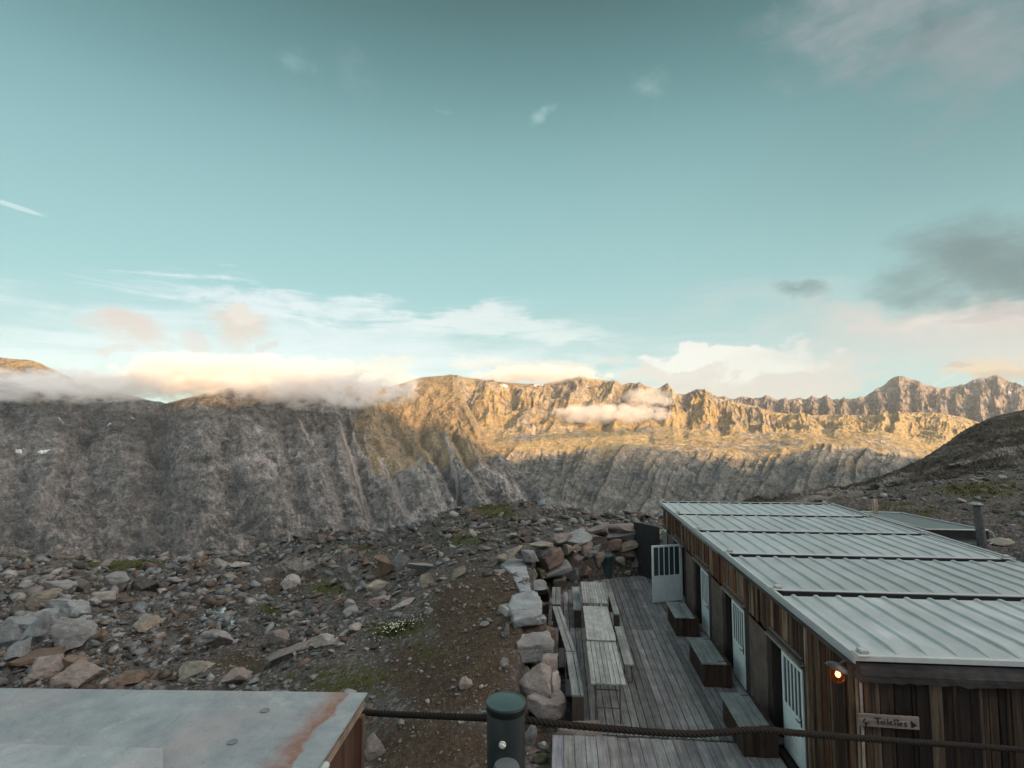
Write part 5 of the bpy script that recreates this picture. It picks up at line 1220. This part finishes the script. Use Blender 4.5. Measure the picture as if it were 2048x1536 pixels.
# ------------------------------------------------------------------ low clouds hanging on the ridges (real volumes)
def cloud(name, px, py, d, rx, ry, rd, dens, label, seed, col=(.94, .905, .875), sc=None, tilt=0, soft=.55, aniso=-.08, gain=1.):
    c = dep(px, py, d); k = d/F; a, b, h = rx*k, rd, ry*k
    V, Fc = ICO[4]; V = V.copy()
    nz = np.array([mnoise.fractal(Vector(v)*1.3+Vector((seed*5, 0, 0)), 1., 2., 3) for v in V]); V *= (1.02+.1*nz)[:, None]
    me = mesh_np(name, V, Fc); o = bpy.data.objects.new(name, me); COL.objects.link(o)
    o.location = c; o.scale = (a, b, h); o.rotation_euler = (0, -R(tilt), yaw-0)
    t = NT(name+'_vol'); p = t.obj(); r_ = t.vm('LENGTH', p)
    ar = max(1., a/h)
    q = t.map(p, (min(ar, 5), 1.6, 1.3)); q = t.vm('ADD', q, (seed*3.7, seed*1.3, 0))
    n1 = t.noise(q, 1.15 if sc is None else sc, 7, .62, .5)
    f = t.math('SUBTRACT', 1., t.math('POWER', r_, 2.)); 
    f = t.math('ADD', f, t.math('MULTIPLY', t.math('SUBTRACT', n1, .5), 2.9*gain))
    f = t.mr(f, .25, .25+soft, 0, 1, True); f = t.math('MULTIPLY', f, t.mr(r_, .8, 1., 1, 0, True))
    pv = t.n('ShaderNodeVolumePrincipled', i_Color=col, i_Anisotropy=aniso); t.put(pv.inputs['Density'], t.math('MULTIPLY', f, dens))
    ou = t.n('ShaderNodeOutputMaterial'); t.t.links.new(pv.outputs[0], ou.inputs['Volume'])
    me.materials.append(t.m); tag(o, label, 'cloud', 'low clouds clinging to the mountains'); return o
CLD = True
if CLD:
    cloud('cloud', 570, 764, 2700, 320, 60, 330, .012, 'long golden cloud bank lying along the crest of the left mountain', 1, tilt=-3, gain=1.9, sc=1.9, soft=.9)
    cloud('cloud', 350, 754, 2600, 140, 56, 300, .012, 'pinkish cloud hump at the left end of the golden bank', 2, tilt=5, gain=1.8, sc=1.8, soft=.9)
    cloud('cloud', 130, 772, 2500, 270, 40, 300, .009, 'grey shaded cloud over the notch at the far left', 3, gain=1.8, sc=1.9, soft=.9)
    cloud('cloud', 1215, 828, 4650, 150, 26, 330, .0058, 'bright cream cloud drifting before the foot of the sunlit cliffs', 4, gain=1.1)
    cloud('cloud', 1300, 795, 4800, 66, 26, 260, .003, 'thin veil of mist rising against the sunlit cliffs', 5, gain=1.2)
    cloud('cloud', 1080, 750, 5500, 170, 24, 420, .0045, 'cream cloud cap covering the crest of the sunlit range', 6)
    cloud('cloud', 790, 795, 3300, 110, 38, 300, .004, 'thin golden mist where the left mountain meets the sunlit ridge', 7, gain=1.1)

HZ = 1.6e-5
if HZ:
    m_ = MB(); m_.box((-15500, -8000, -900), (15500, 15500, 1900)); t = NT('haze_air'); pv = t.n('ShaderNodeVolumePrincipled', i_Color=(.86, .93, .97), i_Density=HZ, i_Anisotropy=.0); ou = t.n('ShaderNodeOutputMaterial'); t.t.links.new(pv.outputs[0], ou.inputs['Volume'])
    tag(m_.build('haze', t.m), kind='stuff')
cs = dep(1190, 868, 4300)+sd*4200; V, Fc = ICO[4]; me = mesh_np('cloud', V, Fc); o = bpy.data.objects.new('cloud', me); COL.objects.link(o)
o.location = cs; o.scale = (950, 190, 70); o.rotation_euler = (0, 0, math.atan2(uh[1], uh[0]))
t = NT('high_cloud_vol'); p = t.obj(); n1 = t.noise(t.map(p, (3, 1, 1)), 1.1, 4, .6); f = t.math('ADD', t.math('SUBTRACT', 1., t.vm('LENGTH', p)), t.math('MULTIPLY', t.math('SUBTRACT', n1, .5), 1.8))
pv = t.n('ShaderNodeVolumePrincipled', i_Color=(.97, .95, .92)); t.put(pv.inputs['Density'], t.mr(f, .1, .5, 0, .012, True)); ou = t.n('ShaderNodeOutputMaterial'); t.t.links.new(pv.outputs[0], ou.inputs['Volume']); me.materials.append(t.m)
tag(o, 'long cloud above the right side of the valley, shading a band of the plateau', 'cloud', 'low clouds clinging to the mountains')
# ------------------------------------------------------------------ sky
W = bpy.data.worlds.new('World'); S.world = W; t = NT('', W)
gen = t.n('ShaderNodeTexCoord').outputs['Generated']; vn_ = t.vm('NORMALIZE', gen)
xf = t.vm('DOT_PRODUCT', vn_, tuple(rt)); yf = t.vm('DOT_PRODUCT', vn_, tuple(fh)); sx = t.n('ShaderNodeSeparateXYZ'); t.put(sx.inputs[0], vn_)
az_ = t.math('ARCTAN2', xf, yf); el_ = t.math('ARCSINE', sx.outputs[2])
def azel(px, py):
    v = ray(px, py); v = v/np.linalg.norm(v); return math.atan2(v@rt, v@fh), math.asin(v[2])
cb_ = t.n('ShaderNodeCombineXYZ'); t.put(cb_.inputs[0], az_); t.put(cb_.inputs[1], el_)
P2 = cb_.outputs[0]
stp = [(846, (196, 211, 214)), (760, (186, 210, 214)), (680, (173, 206, 209)), (600, (160, 203, 206)), (500, (153, 197, 200)), (400, (143, 187, 190)), (300, (130, 174, 178)), (200, (112, 154, 158)), (100, (96, 136, 140)), (0, (82, 117, 120))]
pos_ = lambda e: (e+R(5))/R(95)
def lk(c, py, base=lin):
    e = [.012+np.interp(py, [0, 400, 560, 700, 846], v) for v in ((.028, .042, .055, .075, .10), (.05, .07, .09, .11, .13), (.065, .085, .11, .13, .15))]
    return tuple(max(.004, a-b) for a, b in zip(base(*c), e))
stops = [(0., lin(120, 118, 110)), (pos_(R(-1.5)), lin(190, 200, 198))]+[(pos_(azel(1024, y)[1]), lk(c, y)) for y, c in stp]+[(pos_(R(52)), lin(96, 118, 120)), (pos_(R(66)), lin(190, 200, 200)), (1., lin(215, 220, 220))]
sky = t.ramp(t.math('DIVIDE', t.math('ADD', el_, R(5)), R(95)), stops)
# corners slightly deeper towards the far right, unseen rear sky brightened, lobe added for raking light
sky = t.mix(t.math('MULTIPLY', t.mr(az_, R(12), R(48), 0, .42, True), t.mr(el_, R(8), R(24), 0, 1, True)), sky, lk((88, 122, 126), 200))
lobe = comp(R(108))*math.cos(R(32))+np.array([0, 0, math.sin(R(32))])
sdot = t.vm('DOT_PRODUCT', vn_, tuple(lobe)); warm = t.mr(sdot, .64, .97, 0, 1, True)
sky0_ = sky
bx_ = t.mr(yf, .15, -.5, 0, 1, True); sky = t.mix(t.math('MULTIPLY', bx_, .85), sky, (.84, .94, 1.0))
sky = t.mix(warm, sky, (4.6, 4.1, 3.75))
n_w = t.noise(t.map(P2, (1, 1.6, 1)), 7., 6, .6, 0, 1); wv = t.vm('SCALE', t.vm('SUBTRACT', n_w, (.5, .5, .5)), scale=.14); PW = t.vm('ADD', P2, wv)
n_c = t.noise(t.map(P2, (1, 2.2, 1)), 11., 8, .62, .3); n_s = t.noise(t.map(P2, (2.4, 17, 1), (0, 0, -.04)), 2.2, 8, .68, .7); n_f = t.noise(t.map(P2, (1, 1.8, 1)), 30., 6, .62)
def blob(px, py, rx, ry, rot=0, V=PW):
    a, e = azel(px, py); kx_ = 1/math.hypot(F, (px-CX))*.97; m = t.n('ShaderNodeMapping', vector_type='TEXTURE'); t.put(m.inputs[0], V)
    m.inputs['Location'].default_value = (a, e, 0); m.inputs['Rotation'].default_value = (0, 0, R(rot)); m.inputs['Scale'].default_value = (rx*kx_, ry/F*.97, 1)
    return t.vm('LENGTH', m.outputs[0])
state = {'c': sky}
def lay(px, py, rx, ry, col, amt, noise=None, na=.9, rot=0, edge=.55, V=None):
    r_ = blob(px, py, rx, ry, rot, V or PW); f = t.math('SUBTRACT', 1.15, r_)
    if noise is not None: f = t.math('ADD', f, t.math('MULTIPLY', t.math('SUBTRACT', noise, .5), na*2))
    f = t.mr(f, 0, edge, 0, amt, True); f = t.math('MULTIPLY', f, t.mr(r_, .7 if edge > 1.5 else 1.1, 1.7, 1, 0, True))
    state['c'] = t.mix(f, state['c'], lk(col, py))
WHT = (228, 236, 240)
lay(600, 690, 900, 95, WHT, .75, n_s, 1.3, edge=1.2); lay(620, 608, 380, 36, WHT, .9, n_s, 1.5, rot=-3, edge=1.); lay(950, 650, 340, 28, (228, 236, 236), .8, n_s, 1.4, rot=-3, edge=1.)
lay(500, 735, 900, 60, (226, 234, 240), .9, n_s, .9, edge=1.)
lay(245, 655, 82, 30, (222, 200, 192), .95, n_c, .8, rot=-18, edge=.9); lay(482, 636, 74, 46, (222, 202, 192), 1., n_c, .9, edge=.8); lay(486, 620, 40, 20, (238, 226, 212), .6, n_c, .8)
lay(385, 680, 42, 26, (222, 203, 198), .65, n_c, .8); lay(238, 700, 34, 9, (218, 200, 198), .6, n_c, .5); lay(548, 694, 22, 7, (215, 196, 195), .55, n_c, .5)
lay(765, 748, 75, 30, (244, 236, 222), .95, n_c, .8); lay(1050, 738, 150, 22, (240, 232, 222), .95, n_c, .8); lay(960, 725, 60, 14, (244, 240, 234), .8, n_f, .6)
lay(1450, 748, 240, 48, (228, 214, 210), .95, n_c, 1., edge=.5); lay(1420, 716, 130, 22, (244, 240, 236), .95, n_f, .9, edge=.4); lay(1540, 734, 110, 26, (240, 234, 230), .9, n_f, .9, edge=.4); lay(1580, 695, 24, 12, (226, 228, 228), .5, n_f, .8)
lay(1480, 775, 300, 20, (220, 206, 206), .85, n_c, .5)
lay(1860, 640, 330, 52, (224, 208, 204), .8, n_c, .8, rot=-3, edge=.9); lay(2000, 690, 180, 60, (216, 202, 198), .7, n_c, .7, edge=.9); lay(1950, 612, 120, 22, (236, 224, 216), .7, n_f, .7); lay(1500, 600, 220, 40, (190, 208, 210), .5, n_s, 1., edge=1.)
lay(1700, 700, 200, 50, (196, 204, 206), .55, n_c, .6, edge=.9)
lay(1985, 738, 90, 18, (232, 202, 176), .95, n_c, .4, edge=.5); lay(1920, 734, 30, 6, (190, 172, 168), .7, n_c, .4); lay(2030, 755, 60, 12, (206, 178, 160), .8, n_c, .4)
lay(1990, 520, 260, 80, (122, 148, 152), 1., n_c, .7, edge=1.1); lay(2040, 530, 130, 60, (108, 134, 140), .8, n_c, .6, edge=1.2); lay(1800, 548, 90, 36, (122, 152, 156), .7, n_c, .8, edge=1.3); lay(1600, 592, 52, 18, (120, 150, 156), .85, n_c, .7, rot=-18, edge=1.4); lay(1990, 620, 120, 14, (190, 178, 182), .6, n_c, .9)
lay(1740, 20, 230, 100, (160, 170, 174), .95, n_c, .9, edge=1.4); lay(1970, 100, 200, 100, (152, 163, 167), .95, n_c, 1., edge=1.4); lay(1870, 60, 60, 30, (98, 122, 126), .5, n_c, .8, edge=1.5); lay(1975, 35, 60, 12, (160, 178, 180), 0.4, n_f, 0.8, rot=12, edge=1.9)
lay(1290, 172, 66, 28, (150, 182, 184), 0.95, n_f, 0.9, edge=1.9); lay(1085, 245, 44, 18, (168, 200, 202), 1., n_f, 0.9, rot=14, edge=1.9); lay(600, 140, 50, 24, (146, 180, 184), 0.95, n_f, 0.9, edge=1.9); lay(715, 150, 60, 40, (128, 162, 166), 0.8, n_f, 1.0, edge=1.9); lay(890, 216, 26, 8, (146, 180, 184), 0.9, n_f, 0.8, edge=1.9)
lay(1480, 60, 60, 20, (104, 136, 140), 0.5, n_f, 0.9, edge=1.9); lay(1780, 130, 60, 30, (120, 148, 152), 0.5, n_f, 0.9, edge=1.9)
lay(30, 413, 52, 4, (205, 226, 226), .8, None, rot=-9, V=P2); lay(1900, 753, 26, 2.2, (214, 214, 212), .8, None, rot=27, V=P2)
bg = t.n('ShaderNodeBackground', i_Strength=.585); t.put(bg.inputs[0], state['c'])
ns = t.n('ShaderNodeTexSky', sky_type='NISHITA', sun_disc=False, sun_elevation=SEL, sun_rotation=math.atan2(sd[0], sd[1]), altitude=2500., air_density=1., dust_density=.6)
ns.sun_elevation = SEL
bg2 = t.n('ShaderNodeBackground', i_Strength=.05); t.put(bg2.inputs[0], t.mix(1., ns, (.3, .45, .35), 'MULTIPLY'))
ad = t.n('ShaderNodeAddShader'); t.put(ad.inputs[0], bg); t.put(ad.inputs[1], bg2); ow = t.n('ShaderNodeOutputWorld'); t.t.links.new(ad.outputs[0], ow.inputs[0])
W.cycles.sampling_method = 'MANUAL'; W.cycles.sample_map_resolution = 512

sl = bpy.data.lights.new('sun', 'SUN'); sl.energy = 5.; sl.angle = R(.5); sl.color = (1, .60, .25)
so = bpy.data.objects.new('sun', sl); COL.objects.link(so); so.rotation_euler = Vector(-sd).to_track_quat('-Z', 'Y').to_euler(); so.location = (20, -20, 60)

# ------------------------------------------------------------------ camera and render settings
cd = bpy.data.cameras.new('camera'); cd.sensor_width = 36; cd.lens = 36*F/2048; cd.clip_start = .05; cd.clip_end = 60000
co = bpy.data.objects.new('camera', cd); COL.objects.link(co); co.location = CAM
co.rotation_euler = Matrix((rt, up, -fw)).transposed().to_euler(); S.camera = co
S.view_settings.view_transform = 'Standard'; S.view_settings.look = 'None'; S.view_settings.exposure = .75; S.view_settings.gamma = 1
S.cycles.max_bounces = 10; S.cycles.diffuse_bounces = 3; S.cycles.volume_bounces = 9; S.cycles.volume_step_rate = 1.; S.cycles.volume_max_steps = 128; S.cycles.use_denoising = True
